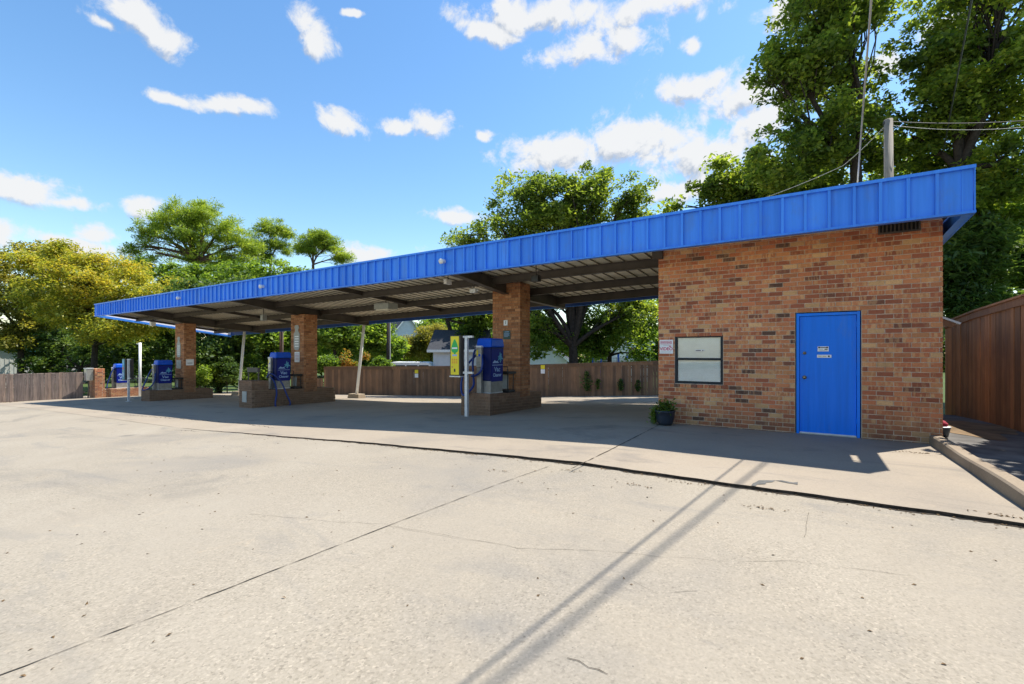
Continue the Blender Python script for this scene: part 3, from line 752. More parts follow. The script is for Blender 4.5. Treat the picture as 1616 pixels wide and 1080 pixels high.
# ribbed deck, one sheet per pan
x = CX0 + .14
while x < 1.85:
    x1 = min(x + PWD - .002, 1.875)
    mb = MB(); ys = [CY0 + .04, 10.6, 12.8, CY1 - .03]
    prof = [(0, 0), (.03, .0), (.036, .02), (.074, .02), (.08, 0), (x1 - x, 0)]
    k0 = len(mb.v)
    for y in ys:
        for (dx, dz) in prof: mb.v.append((x + dx, y, zd(x + dx, y) + dz))
        for (dx, dz) in prof: mb.v.append((x + dx, y, zd(x + dx, y) + dz + .006))
    n = len(prof)
    for j in range(len(ys) - 1):
        for i in range(n - 1):
            a = k0 + j * 2 * n + i; b = a + 2 * n
            mb.f.append((a, b, b + 1, a + 1)); mb.f.append((a + n, a + n + 1, b + n + 1, b + n))
    mb.obj('deck_panel', M['offwhite'], can)
    mb = MB()
    for j in range(len(ys) - 1):
        a, b = ys[j], ys[j + 1]; q = lambda y, o: zd(x + .04, y) + o
        mb.quadbox([(x + .030, a, q(a, -.018)), (x + .052, a, q(a, -.018)), (x + .052, b, q(b, -.018)), (x + .030, b, q(b, -.018)), (x + .030, a, q(a, -.002)), (x + .052, a, q(a, -.002)), (x + .052, b, q(b, -.002)), (x + .030, b, q(b, -.002))])
    mb.obj('groove_shade_strip', M['groove_shade'], can)  # added strip, its dark colour stands in for shade in the deck groove
    x += PWD
for (a, b, c, d) in ((1.945, 2.08, CY0 + .04, CY1 - .03), (1.876, 1.944, CY0 + .04, 8.78), (1.876, 1.944, 8.83, 8.86), (1.876, 1.944, 9.22, CY1 - .03)):
    MB().quadbox([(a, c, zd(a, c)), (b, c, zd(b, c)), (b, d, zd(b, d)), (a, d, zd(a, d)), (a, c, zd(a, c) + .006), (b, c, zd(b, c) + .006), (b, d, zd(b, d) + .006), (a, d, zd(a, d) + .006)]).obj('edge_strip', M['offwhite'], can)
MB().box(WX0 - .10, WX0 + .10, WY - .12, WY - .006, 3.30, 3.46).obj('bracket', M['beam'], can)
# steel: purlins along the canopy, cross beams on the columns
def steel(pts_top, depth0, width, axis, name='purlin'):
    """channel hung under the deck through (x, y) points"""
    mb = MB(); w = width / 2
    for (p, d0), (q, d1) in zip(pts_top[:-1], pts_top[1:]):
        off = (0, w) if axis == 'x' else (w, 0)
        za, zb = zd(*p) - .037, zd(*q) - .037
        def ring(s0, s1, t0, t1):
            mb.quadbox([(p[0] - s0 * off[0], p[1] - s0 * off[1], za - t1(d0)), (q[0] - s0 * off[0], q[1] - s0 * off[1], zb - t1(d1)), (q[0] + s1 * off[0], q[1] + s1 * off[1], zb - t1(d1)), (p[0] + s1 * off[0], p[1] + s1 * off[1], za - t1(d0)),
                        (p[0] - s0 * off[0], p[1] - s0 * off[1], za - t0(d0)), (q[0] - s0 * off[0], q[1] - s0 * off[1], zb - t0(d1)), (q[0] + s1 * off[0], q[1] + s1 * off[1], zb - t0(d1)), (p[0] + s1 * off[0], p[1] + s1 * off[1], za - t0(d0))])
        ring(1, 1, lambda d: 0, lambda d: .014); ring(.12, .12, lambda d: .0142, lambda d: d - .0142); ring(1, 1, lambda d: d - .014, lambda d: d)
    return mb.obj(name, M['beam'], can)
for y, d in ((10.0, .20), (12.0, .21), (13.9, .24)):
    steel([((x_, y), d) for x_ in (-30.3, -17, -7.15, -3.5, WX0 + .02)], 0, .10, 'x')
for xb, yc in ((-6.83, 10.9), (-17.09, 11.2), (-25.9, 10.5)):
    steel([((xb, CY0 + .06), .24), ((xb, 10.0), .33), ((xb, yc + .3), .39), ((xb, 14.6), .31)], 0, .19, 'y', 'cross_beam')
for xb in (-12.0, -21.6, -30.0):
    steel([((xb, CY0 + .06), .12), ((xb, 14.6), .12)], 0, .08, 'y', 'brace_beam')
for xb in (-6.83, -17.09, -25.9):                      # splice plates where purlins meet the beams
    for y in (10.0, 12.0, 13.9):
        z = zd(xb, y); MB().box(xb - .11, xb + .11, y - .012, y + .012, z - .30, z - .05).obj('splice_plate', M['beam'], can)
# leaning white rear posts on concrete footings
for (bx, by, tx, ty) in ((-18.2, 14.8, -17.12, 14.35), (-27.0, 13.7, -26.5, 13.75)):
    zb, zt = G(bx, by), zd(tx, ty) - .34
    po = MB().tube([(bx, by, zb + .1), (bx + (tx - bx) * .5, by + (ty - by) * .5, zb + .1 + (zt - zb - .1) * .5), (tx, ty, zt)], .07, 12).obj('post', M['white'], can, True)
    f = MB().quadbox([(bx - .42, by - .25, zb - .1), (bx + .42, by - .25, zb - .1), (bx + .42, by + .25, zb - .1), (bx - .42, by + .25, zb - .1), (bx - .37, by - .2, zb + .22), (bx + .37, by - .2, zb + .22), (bx + .37, by + .2, zb + .22), (bx - .37, by + .2, zb + .22)])
    f.obj('footing', M['curb'], po, bevel=.02)

# ------------------------------------------------------------------ brick islands
def island(label, x0, x1, y0, y1, zb, h, col=None, block=None, seed=0, slope=.05, coltop=None, colh=None):
    t = thing('brick_island', label, 'island', ((x0 + x1) / 2, y0, zb), 0, 'brick vacuum islands')
    ox, oy, oz = (x0 + x1) / 2, y0, zb
    hx, ly = (x1 - x0) / 2, y1 - y0
    def shear(mb):
        mb.v = [(p[0], p[1], p[2] - slope * p[1]) for p in mb.v]; return mb
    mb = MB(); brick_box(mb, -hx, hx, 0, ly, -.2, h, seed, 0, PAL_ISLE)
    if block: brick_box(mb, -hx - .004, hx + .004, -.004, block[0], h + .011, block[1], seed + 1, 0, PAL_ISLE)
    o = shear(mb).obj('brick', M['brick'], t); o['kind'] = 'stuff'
    mb = MB(); mb.box(-hx + .007, hx - .007, .007, ly - .007, -.25, h - .008)
    if block: mb.box(-hx + .005, hx - .005, .005, block[0] - .007, h - .004, block[1] - .008)
    shear(mb).obj('base', M['mortar_brown'], t)
    if col:
        c0, c1 = col[0] - y0, col[1] - y0; zt = coltop - oz
        cm = MB().box(-hx + .009, hx - .009, c0 + .007, c1 - .007, .1, zt).obj('column', M['mortar_brown'], t)
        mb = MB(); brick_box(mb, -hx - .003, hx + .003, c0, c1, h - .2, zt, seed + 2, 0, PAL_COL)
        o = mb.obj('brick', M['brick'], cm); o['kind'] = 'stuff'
    return t
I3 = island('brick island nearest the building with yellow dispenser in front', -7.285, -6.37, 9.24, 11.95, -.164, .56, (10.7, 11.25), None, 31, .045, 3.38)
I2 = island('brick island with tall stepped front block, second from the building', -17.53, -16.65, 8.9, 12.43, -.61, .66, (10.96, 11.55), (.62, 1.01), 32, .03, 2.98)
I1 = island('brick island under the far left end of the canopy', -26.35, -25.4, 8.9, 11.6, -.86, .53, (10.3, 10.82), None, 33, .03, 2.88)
t0 = thing('brick_island', 'sunlit orange brick island with a raised end pillar beyond the canopy', 'island', (-33.95, 9.19, -1.24), 0, 'brick vacuum islands')
mb = MB(); brick_box(mb, -.45, .45, .43, 2.5, -.2, .58, 41); brick_box(mb, -.452, .452, 0, .42, -.2, 1.76, 42); o = mb.obj('brick', M['brick'], t0); o['kind'] = 'stuff'
mb = MB().box(-.443, .443, .425, 2.49, -.25, .57); mb.box(-.443, .443, .007, .413, -.25, 1.75); mb.obj('base', M['mortar'], t0)
# metal plate and frame on the stepped island
MB().box(-17.28, -16.98, 8.882, 8.894, -.40, .0).obj('access_plate', M['signgrey'], None)
o = bpy.data.objects['access_plate']; tag(o, 'grey steel access plate on front of the stepped island', 'plate')
fr = thing('tool_stand', 'open grey metal stand bolted on the stepped island block', 'frame', (-17.09, 9.2, .40))
for sx in (-.34, .34): MB().box(sx - .02, sx + .02, -.02, .02, 0, .46).obj('leg', M['beam'], fr)
MB().box(-.362, .362, -.05, .05, .30, .47).obj('top_rail', M['beam'], fr)

# ------------------------------------------------------------------ vacuum machines
def spline(pts, n=8):
    pts = [Vector(p) for p in pts]; out = []
    for i in range(len(pts) - 1):
        p0, p1, p2, p3 = pts[max(i - 1, 0)], pts[i], pts[i + 1], pts[min(i + 2, len(pts) - 1)]
        for k in range(n):
            t = k / n
            out.append(.5 * ((2 * p1) + (p2 - p0) * t + (2 * p0 - 5 * p1 + 4 * p2 - p3) * t * t + (3 * p1 - p0 - 3 * p2 + p3) * t ** 3))
    out.append(pts[-1]); return out
def vacuum(label, loc, hoses, cap='vacblue'):
    t = thing('vacuum_machine', label, 'vacuum', loc, 0, 'coin vacuum machines on the islands')
    ped = MB().box(-.20, .20, -.27, .29, 0, .33).obj('pedestal', M['pedestal'], t, bevel=.012)
    MB().box(-.205, .205, -.275, .295, .0, .03).obj('base_flange', M['galv'], ped)
    body = MB().quadbox([(-.20, -.28, .33), (.205, -.28, .33), (.205, .30, .33), (-.20, .30, .33), (-.21, -.30, 1.20), (.225, -.30, 1.20), (.225, .31, 1.20), (-.21, .31, 1.20)]).obj('body', M['vacdark'], t, bevel=.02)
    capm = MB(); z0, z1 = 1.19, 1.43
    capm.quadbox([(-.235, -.33, z0), (.25, -.33, z0), (.25, .33, z0), (-.235, .33, z0), (-.21, -.29, z1), (.225, -.29, z1), (.225, .30, z1), (-.21, .30, z1)])
    capm.obj('cap', M[cap], t, bevel=.045)
    # printed panel on the side facing the lane
    pn = MB().quadbox([(.2065, -.25, .31), (.2105, -.25, .31), (.2105, .27, .31), (.2065, .27, .31), (.2255, -.26, 1.16), (.2295, -.26, 1.16), (.2295, .28, 1.16), (.2255, .28, 1.16)]).obj('panel', M['panelblue'], t)
    tilt = (R(90) - math.atan(.019 / .8), 0, R(90))
    def px(z): return .2105 + (z - .31) * .019 / .85 + .002
    text('Vac', .17, M['printpale'], pn, (px(.62), .01, .62), FACE_X, 'lettering', .003, 1.1)
    text('Cleaner', .125, M['printpale'], pn, (px(.475), .01, .475), FACE_X, 'lettering', .003, .98)
    MB().box(px(.735) - .001, px(.735) + .001, -.23, .25, .728, .742).obj('stripe', M['printpale'], pn)
    mb = MB()                                    # splash-like emblem
    cy, cz = .14, .94
    for k in range(9):
        a = k * 2 * math.pi / 9 + .3; l = .09 + .035 * ((k * 7) % 3); w = .28
        x = px(cz) + .001
        mb.poly([(x, cy, cz), (x, cy + l * .5 * math.cos(a - w), cz + l * .5 * math.sin(a - w)), (x, cy + l * math.cos(a), cz + l * math.sin(a)), (x, cy + l * .5 * math.cos(a + w), cz + l * .5 * math.sin(a + w))])
    mb.poly([(px(.84) + .001, cy - .02, .80), (px(.84) + .001, cy + .02, .80), (px(.9) + .001, cy + .012, .93), (px(.9) + .001, cy - .012, .93)])
    mb.obj('emblem', M['cyan'], pn)
    MB().poly([(px(.80), -.22, .79), (px(.80), .08, .79), (px(.86), .0, .85), (px(.85), -.06, .83), (px(.88), -.12, .87)]).obj('emblem', M['printpale'], pn)
    cb = MB().box(-.17, -.01, -.395, -.30, .68, 1.19).obj('coin_box', M['steel'], t, bevel=.008)
    MB().box(-.16, -.02, -.385, -.301, .0, .67).obj('coin_pedestal', M['pedestal'], cb, bevel=.006)
    MB().box(-.172, -.008, -.402, -.29, 1.19, 1.235).obj('hood', M['signwhite'], cb)
    MB().disc((-.06, -.397, .99), .035, (0, -1, 0), .003).obj('decal', M['vacblue'], cb)
    MB().box(-.155, -.11, -.398, -.395, .98, 1.12).obj('decal', M['yellow'], cb)
    for k in range(2): MB().box(-.14, -.04, -.398, -.395, .80 - k * .06, .825 - k * .06).obj('decal', M['signgrey'], cb)
    for pts in hoses:
        MB().tube(spline(pts), .028, 8).obj('hose', M['hose'], t, True)
    return t
vacuum('blue coin vacuum beside the column with the green notice', (-6.72, 9.75, .37),
       [[(-.2, -.1, 1.1), (-.34, -.2, 1.12), (-.36, -.28, .8), (-.30, -.34, .45), (-.24, -.42, .2), (-.36, -.6, -.02), (-.55, -.5, .02), (-.62, -.42, .3), (-.55, -.3, .7), (-.3, -.2, 1.0)],
        [(-.02, -.33, 1.0), (.08, -.46, .8), (.06, -.5, .6), (-.1, -.5, .48), (-.3, -.42, .45)]])
vacuum('blue coin vacuum on the stepped brick island with hose crossing over its side', (-17.06, 10.22, .02),
       [[(-.2, -.1, 1.1), (-.36, -.2, 1.1), (-.38, -.25, .6), (-.2, -.42, .45), (.1, -.42, .6), (.36, -.2, .3), (.50, -.05, -.2), (.56, .05, -.62), (.56, -.5, -.63), (.46, -.42, -.1), (.3, -.4, .25), (.0, -.4, .5)]])
vacuum('blue coin vacuum under the far left end of the canopy', (-25.85, 9.6, -.36),
       [[(-.1, -.3, 1.1), (-.3, -.4, .9), (-.4, -.6, .3), (-.2, -.75, .02), (.05, -.6, .1), (.16, -.42, .4), (.1, -.35, .8)]])
vacuum('blue coin vacuum standing in full sun beyond the canopy', (-33.85, 10.45, -.66),
       [[(.1, -.32, 1.1), (.22, -.42, 1.15), (.24, -.55, .8), (.2, -.68, .3), (.2, -.7, .02)]], 'vacblue')

# mat racks beside the columns
def rack(label, loc):
    t = thing('mat_rack', label, 'rack', loc, 0, 'black mat racks on the islands')
    MB().box(-.26, .26, -.2, .2, .50, .57).obj('top_tray', M['black'], t, bevel=.02)
    for sx in (-.19, .19):
        for sy in (-.14, .14): MB().tube([(sx, sy, .06), (sx * 1.05, sy * 1.05, .5)], .016, 6).obj('leg', M['black'], t)
    MB().box(-.24, .24, -.18, .18, 0, .07).obj('base', M['black'], t, bevel=.02)
    MB().tube([(-.2, -.16, .57), (-.2, -.16, .70), (.2, -.16, .70), (.2, -.16, .57)], .014, 6).obj('handle', M['black'], t)
    MB().box(-.12, .12, .0, .02, .09, .48).obj('liner', M['signgrey'], t)
    return t
rack('black open rack next to the nearest brick column', (-6.68, 10.38, .345))
rack('black open rack between vacuum and second column', (-16.95, 10.74, .0))
rack('black open rack between vacuum and far left column', (-25.7, 10.1, -.37))
rack('black open rack beside the sunlit vacuum', (-33.75, 11.3, -.66))

# ------------------------------------------------------------------ dispensers on posts
def dispenser(label, px_, py_, ztop, z0, z1, face, group, dep=.06):
    zb = G(px_, py_)
    t = thing('dispenser_post', label, 'dispenser', (px_, py_, zb), 0, group)
    MB().box(-.04, .04, -.04, .04, .01, ztop - zb).obj('post', M['galv'], t, bevel=.006)
    MB().box(-.11, .11, -.09, .09, 0.0, .012).obj('base_plate', M['galv'], t)
    for z in (z1 - .03, z0 + .09):
        MB().box(-.10, .20, -.03, .03, z - zb - .03, z - zb + .02).obj('bracket', M['galv'], t)
    bx = MB().box(-.46, -.13, -.10, dep, z0 - zb, z1 - zb).obj('cabinet', M['beam'], t, bevel=.006)
    MB().box(-.465, -.125, -.115, .065, z0 - zb - .03, z0 - zb - .002).obj('tray', M['galv'], bx)
    f = MB().box(-.425, -.165, -.112, -.1005, z0 - zb + .03, z1 - zb - .02).obj('front_panel', M[face], bx)
    return t, bx, f, zb
t, bx, f, zb = dispenser('yellow fronted air freshener dispenser on a pale post', -6.92, 9.0, 1.83, .84, 1.86, 'yellow', 'post dispensers by the islands')
mb = MB(); cx = -.295; c0 = 1.36 - zb          # tree shape
n = 14; L_ = [(0, .41), (.03, .38), (.05, .34), (.068, .31), (.085, .27), (.10, .23), (.112, .18), (.112, .14), (.10, .10), (.07, .075), (.035, .065), (.032, .03)]
prof = [(cx + x, c0 + z) for x, z in L_] + [(cx - x, c0 + z) for x, z in reversed(L_[1:])]
mb.prism([(p[0], p[1]) for p in prof], 'y', -.1145, -.1125)
tr_ = mb.obj('tree_emblem', M['green'], bx)
MB().box(cx - .085, cx + .085, -.117, -.1147, c0 + .16, c0 + .20).obj('emblem_band', M['signwhite'], bx)
MB().box(cx - .075, cx + .075, -.115, -.1125, c0 - .02, c0 + .02).obj('label_strip', M['printpale'], bx)
for i in range(3):
    for k in range(3): MB().box(cx - .09 + i * .065, cx - .045 + i * .065, -.1145, -.1125, c0 - .11 - k * .045, c0 - .09 - k * .045).obj('price_mark', M['orange'], bx)
MB().box(cx - .02, cx + .02, -.118, -.1125, c0 - .42, c0 - .34).obj('coin_slot', M['black'], bx)
MB().box(cx - .09, cx - .065, -.1145, -.1125, c0 - .31, c0 - .28).obj('price_mark', M['signred'], bx)
t, bx, f, zb = dispenser('narrow teal fronted dispenser on a grey post in the shade', -26.75, 8.55, 1.12, .13, 1.14, 'teal', 'post dispensers by the islands', .24)
MB().box(-.36, -.24, -.1145, -.1125, .62 - zb, .74 - zb).obj('decal', M['signred'], bx)
MB().box(-.40, -.20, -.1145, -.1125, .85 - zb, 1.05 - zb).obj('decal', M['cyan'], bx)
MB().box(-.37, -.25, -.1145, -.1125, .28 - zb, .5 - zb).obj('decal', M['printpale'], bx)
# tall white pole beyond the canopy end
p = P(221, 632, 26.5); zb = G(p.x, p.y)
t = thing('white_pole', 'tall thin white pole in the sun at the far end', 'pole', (p.x, p.y, zb))
MB().tube([(0, 0, 0), (0, 0, 2.02 - zb)], .07, 10).obj('shaft', M['white'], t, True)
MB().box(-.42, .0, -.03, .03, 1.93 - zb, 1.98 - zb).obj('arm', M['white'], t)

# electrical box at the end of the left fence
t = thing('meter_box', 'beige electrical box on the pillar beside the weathered fence', 'electrical box', (-34.0, 8.98, -1.2))
MB().box(-.02, .36, -.13, .19, 1.05, 1.72).obj('cabinet', M['steel'], t, bevel=.02)
MB().box(-.04, .38, -.15, .19, 1.72, 1.76).obj('lid', M['galv'], t)
MB().tube([(.2, 0, 1.05), (.2, .02, .6), (.05, .03, .1), (.05, .03, -.1)], .035, 8).obj('conduit', M['beam'], t)

# ------------------------------------------------------------------ signs
def board(name, label, cat, loc, w, h, axis, mat, group=None):
    """thin sheet sign; loc is its centre on the wall face"""
    t = thing(name, label, cat, loc, 0, group)
    mb = MB()
    if axis == 'y': mb.box(-w / 2, w / 2, -.008, -.002, -h / 2, h / 2)
    else: mb.box(.002, .008, -w / 2, w / 2, -h / 2, h / 2)
    return t, mb.obj('plate', mat, t)
def bars(t, axis, rows, mat, name='print'):
    for (a0, a1, z0, z1) in rows:
        mb = MB()
        if axis == 'y': mb.box(a0, a1, -.0095, -.0078, z0, z1)
        else: mb.box(.0078, .0095, a0, a1, z0, z1)
        mb.obj(name, mat, t)
t, p_ = board('warning_sign', 'white warning sign with red VIDEO lettering beside the window', 'sign', (-2.105, WY - .004, 1.545), .26, .275, 'y', M['signwhite'])
text('VIDEO', .085, M['signred'], p_, (0, -.0092, -.045), FACE_Y, 'lettering', .002, 1.0)
bars(p_, 'y', [(-.11, .10, .105, .112), (-.11, .10, .05, .056), (-.11, -.103, .056, .105), (.095, .102, .056, .105)], M['signred'])
text('WARNING', .048, M['signred'], p_, (-.004, -.0092, .08), FACE_Y, 'lettering', .001, .85)
bars(p_, 'y', [(-.06, .06, .026, .034), (-.1, .1, -.11, -.102)], M['signgrey']); bars(p_, 'y', [(.05, .095, .0, .02)], M['signred'])
dy = WY + .045
t, p_ = board('door_notice', 'small camera notice at the top of the blue door', 'sign', (DX0 + .40, dy, 1.49), .155, .085, 'y', M['signwhite'])
bars(p_, 'y', [(-.068, -.045, .012, .036), (.045, .068, .012, .036), (-.045, .045, .018, .03), (.02, .062, -.014, .002)], M['signblack']); bars(p_, 'y', [(-.06, .0, -.008, -.002), (-.06, .06, -.03, -.025)], M['signgrey'])
t, p_ = board('door_label', 'narrow white label under the door notice', 'sign', (DX0 + .415, dy, 1.365), .20, .05, 'y', M['signwhite'])
bars(p_, 'y', [(-.085, -.035, -.006, .006), (-.025, .03, -.006, .006)], M['brass']); MB().disc((.065, -.0078, 0), .014, (0, -1, 0), .002, 14).obj('print', M['signblack'], p_)
t, p_ = board('window_label', 'small white label with dark print stuck inside the upper pane', 'sign', (NX0 + .455, fy + .018, NM + .165), .17, .032, 'y', M['signwhite'])
bars(p_, 'y', [(-.072, .02, -.007, .007)], M['signblack']); MB().disc((.055, -.0078, 0), .011, (0, -1, 0), .002, 12).obj('print', M['signblack'], p_)
bpy.data.objects.remove(st)
# on the columns
t, p_ = board('number_plate', 'white number 1 plate on the nearest brick column', 'sign', (-6.84, 10.695, 2.27), .13, .15, 'y', M['signwhite']); text('1', .13, M['signblack'], p_, (0, -.0092, 0), FACE_Y)
t, p_ = board('green_notice', 'dark green notice on the nearest brick column', 'sign', (-6.80, 10.695, 1.93), .24, .25, 'y', M['signgreen'])
bars(p_, 'y', [(-.07, .07, .075, .09), (-.09, .09, .035, .045), (-.09, .08, .005, .015), (-.09, .09, -.025, -.015), (-.09, .04, -.055, -.045)], M['printpale'])
def plaque(label, x, y, z, s=1.0):
    t = thing('price_plaque', label, 'sign', (x, y, z), 0, 'arched grey plaques on the columns')
    pr = [(-.2, -.3), (-.12, -.42), (.12, -.42), (.2, -.3), (.2, .25), (.1, .36), (.1, .42), (.16, .5), (.1, .6), (-.1, .6), (-.16, .5), (-.1, .42), (-.1, .36), (-.2, .25)]
    p_ = MB().prism([(a * s, b * s) for a, b in pr], 'y', -.012, -.002).obj('plate', M['signgrey'], t)
    bars(p_, 'y', [(-.13 * s, .13 * s, .12 * s - k * .1 * s, .16 * s - k * .1 * s) for k in range(5)], M['signwhite'])
    for q in p_.children: q.location = (0, -.0035, 0)
    return t
plaque('arched grey plaque on the second brick column', -17.12, 10.955, 1.95)
plaque('arched grey plaque on the far left brick column', -25.95, 10.295, 1.62)
t, p_ = board('paper_notice', 'white paper notice below the plaque on the second column', 'sign', (-17.1, 10.955, 1.25), .34, .42, 'y', M['signwhite'])
bars(p_, 'y', [(-.12, .12, .12 - k * .06, .135 - k * .06) for k in range(5)], M['signred'])
t, p_ = board('column_panel', 'grey metal panel below the plaque on the far left column', 'sign', (-25.95, 10.295, .85), .5, .42, 'y', M['signgrey'])
t, p_ = board('lane_notice', 'white notice on the side of the far left column', 'sign', (-25.397, 10.55, .95), .34, .30, 'x', M['signwhite'])
bars(p_, 'x', [(-.11, .11, -.06, -.02)], M['signgrey'])

# ------------------------------------------------------------------ lamps and boxes on the canopy
for lab, u in (('round white light on the fascia near the middle of the canopy', -7.1), ('round white light on the fascia above the second island', -14.9), ('round white light on the fascia near the far left end', -20.9)):
    z = 3.63
    t = thing('fascia_light', lab, 'light', (u, CY0 - .028, z), 0, 'round lights on the fascia')
    MB().tube([(0, 0, 0), (0, -.03, 0)], .05, 14).obj('bracket', M['white'], t); MB().tube([(0, -.03, 0), (0, -.07, -.01), (0, -.13, -.02)], .052, 14, .062).obj('lamp_head', M['white'], t, True)
def hang(label, u, v, x, parts, cat='light', name='canopy_light'):
    a = (u - 808) / F_PX; fwd = x / (cs * a - sn); p = P(u, v, fwd)
    t = thing(name, label, cat, p)
    for nm, b, m in parts: MB().box(*b).obj(nm, M[m], t, bevel=.008)
    zz = zd(p.x, p.y) - .05
    MB().tube([(0, 0, .02), (0, 0, max(.05, zz - p.z))], .014, 8).obj('stem', M['beam'], t)
    return t
hang('flat beige box light under the middle of the canopy', 609, 484, -11.9, [('housing', (-.35, .35, -.22, .22, -.1, .1), 'signgrey'), ('diffuser', (-.30, .30, -.18, .18, -.13, -.101), 'offwhite')])
hang('small dark box hanging under the deck right of nearest column', 846, 440, -5.0, [('housing', (-.09, .09, -.08, .08, -.07, .07), 'black')], 'box', 'junction_box')
hang('white camera below the front beam left of nearest column', 707, 446, -7.7, [('housing', (-.05, .05, -.12, .10, -.05, .05), 'white'), ('hood', (-.06, .06, -.14, .10, .05, .06), 'white')], 'camera', 'security_camera')
hang('grey floodlight on an arm left of nearest column', 748, 459, -7.3, [('lamp_head', (-.11, .09, -.06, .06, -.06, .05), 'galv'), ('bracket', (.09, .16, -.02, .02, -.02, .02), 'galv')])
hang('small hanging lamp between second and far left columns', 416, 500, -18.6, [('lamp_head', (-.09, .09, -.09, .09, -.16, .08), 'signgrey')])
hang('white hanging camera above far left end', 241, 511, -27.3, [('housing', (-.1, .1, -.1, .1, -.12, .08), 'white')], 'camera', 'security_camera')

# ------------------------------------------------------------------ curb
mb = MB(); r8 = random.Random(8); ys = lin(WY - .012, 5.2, .30) if False else [WY - .012 - i * .31 for i in range(14)]
prev = None
k0 = 0
for i, y in enumerate(ys):
    s = .004 * math.sin(i * 1.3); x0 = 1.80 + s * .6 - .003 * i; x1 = 1.955 + s * .4 - .001 * i; z = .165 + .01 * math.sin(i * .9)
    mb.v += [(x0, y, -.06), (x0 + .012, y, z - .02), (x0 + .03, y, z), (x1 - .02, y, z), (x1, y, z - .02), (x1, y, -.06)]
for i in range(len(ys) - 1):
    for q in range(5): a = i * 6 + q; mb.f.append((a, a + 6, a + 7, a + 1))
mb.f.append((0, 1, 2, 3, 4, 5)); e = (len(ys) - 1) * 6; mb.f.append(tuple(e + q for q in reversed(range(6))))
tag(mb.obj('concrete_curb', M['curb']), 'low worn concrete curb running out from the building corner', 'curb')

# ------------------------------------------------------------------ planter, rag, small things by the wall
pp = P(1060, 668, 8.75); zb = .04
t = thing('plant_pot', 'dark glazed pot with trailing green plant by the brick corner', 'plant pot', (-2.06, 8.93, zb))
MB().lathe([(.12, 0), (.15, .05), (.175, .15), (.18, .24), (.195, .25), (.195, .275), (.17, .275), (.16, .24)], n=24).obj('pot', M['pot'], t, True)
MB().lathe([(.0, .235), (.162, .238)], n=16).obj('soil', M['soil'], t)
def leafmesh(name, cen, size, asp, mat, parent, seed, up=.5, long_dir=None):
    r = np.random.default_rng(seed); n = len(cen)
    nr = r.normal(size=(n, 3)); nr[:, 2] = np.abs(nr[:, 2]) * (1 + up) + up * .4; nr /= np.linalg.norm(nr, axis=1)[:, None]
    a = r.normal(size=(n, 3)) if long_dir is None else long_dir + r.normal(size=(n, 3)) * .35
    a -= nr * np.sum(a * nr, axis=1)[:, None]; a /= np.linalg.norm(a, axis=1)[:, None] + 1e-9
    b = np.cross(nr, a); l = size * r.uniform(.6, 1.35, size=n)[:, None]; w = l * asp * r.uniform(.8, 1.2, size=n)[:, None]
    droop = nr * l * .12
    V = np.stack([cen - a * l * .5 - droop, cen + b * w * .5 + a * l * .06, cen + a * l * .5 - droop, cen - b * w * .5 + a * l * .06], axis=1).reshape(-1, 3)
    me = bpy.data.meshes.new(name); me.vertices.add(n * 4); me.vertices.foreach_set('co', V.astype(np.float32).ravel())
    me.loops.add(n * 4); me.loops.foreach_set('vertex_index', np.arange(n * 4, dtype=np.int32))
    me.polygons.add(n); me.polygons.foreach_set('loop_start', np.arange(0, n * 4, 4, dtype=np.int32))
    try: me.polygons.foreach_set('loop_total', np.full(n, 4, dtype=np.int32))
    except Exception: pass
    me.update(calc_edges=True); me.validate()
    return link(name, me, mat, parent)
r9 = np.random.default_rng(9)
c = r9.normal(size=(420, 3)) * np.array([.075, .075, .06]) + np.array([0, 0, .34])
leafmesh('foliage', c, .075, .35, M['leaf_green'], t, 1, .2)
c = np.stack([-.17 - np.abs(r9.normal(size=320)) * .05, r9.normal(size=320) * .08, r9.uniform(.02, .32, 320)], axis=1)
leafmesh('trailing_foliage', c, .06, .4, M['leaf_green'], t, 2, .0)
t = thing('cleaning_bucket', 'dark bucket with a red rag behind the brick corner', 'bucket', (2.09, 9.9, .06))
MB().lathe([(.08, 0), (.11, .15), (.115, .16), (.10, .16)], n=16).obj('bucket', M['pot'], t, True)
MB().lathe([(.115, .155), (.118, .16), (.118, .166), (.10, .17)], n=16).obj('rim', M['galv'], t, True)
mb = MB(); mb.lathe([(.02, .17), (.075, .185), (.08, .22), (.05, .25), (.01, .26)], n=9); mb.v = [(p[0] * (1 + .2 * math.sin(p[1] * 60)), p[1], p[2] + .01 * math.sin(p[0] * 70)) for p in mb.v]
mb.obj('rag', M['red'], t)
# wheel-stop style marks and litter on the concrete
r10 = np.random.default_rng(10)
pts = []
for k in range(330):
    x = r10.uniform(-10, 1.75); y = crack_y(x) - abs(r10.normal()) * .05 - .01; pts.append((x, y, G(x, y) + .003))
for (u, v, n_) in ((1205, 801, 26), (1012, 767, 18), (1077, 761, 20), (1585, 820, 40), (1448, 718, 30), (1418, 716, 12), (900, 742, 14), (785, 739, 14)):
    g_ = gp(u, v, 0)
    for k in range(n_):
        x, y = g_[0] + r10.normal() * .10, g_[1] + r10.normal() * .025; pts.append((x, y, G(x, y) + (.034 if y > crack_y(x) + .01 else .003)))
for k in range(210):
    x, y = r10.uniform(-9, 3.5), r10.uniform(.3, 5.2); pts.append((x, y, G(x, y) - .001))
o = leafmesh('leaf_litter', np.array(pts), .028, .45, M['litter'], None, 12, 4.0); o['kind'] = 'stuff'; o['label'] = 'dry leaf scraps along the slab edge and over the lot'
pts = []
for k in range(900):
    u = r10.uniform(0, 1); x = -35.6 + r10.normal() * .35; y = r10.uniform(4.0, 9.2); pts.append((x, y, G(x, y) + .02))
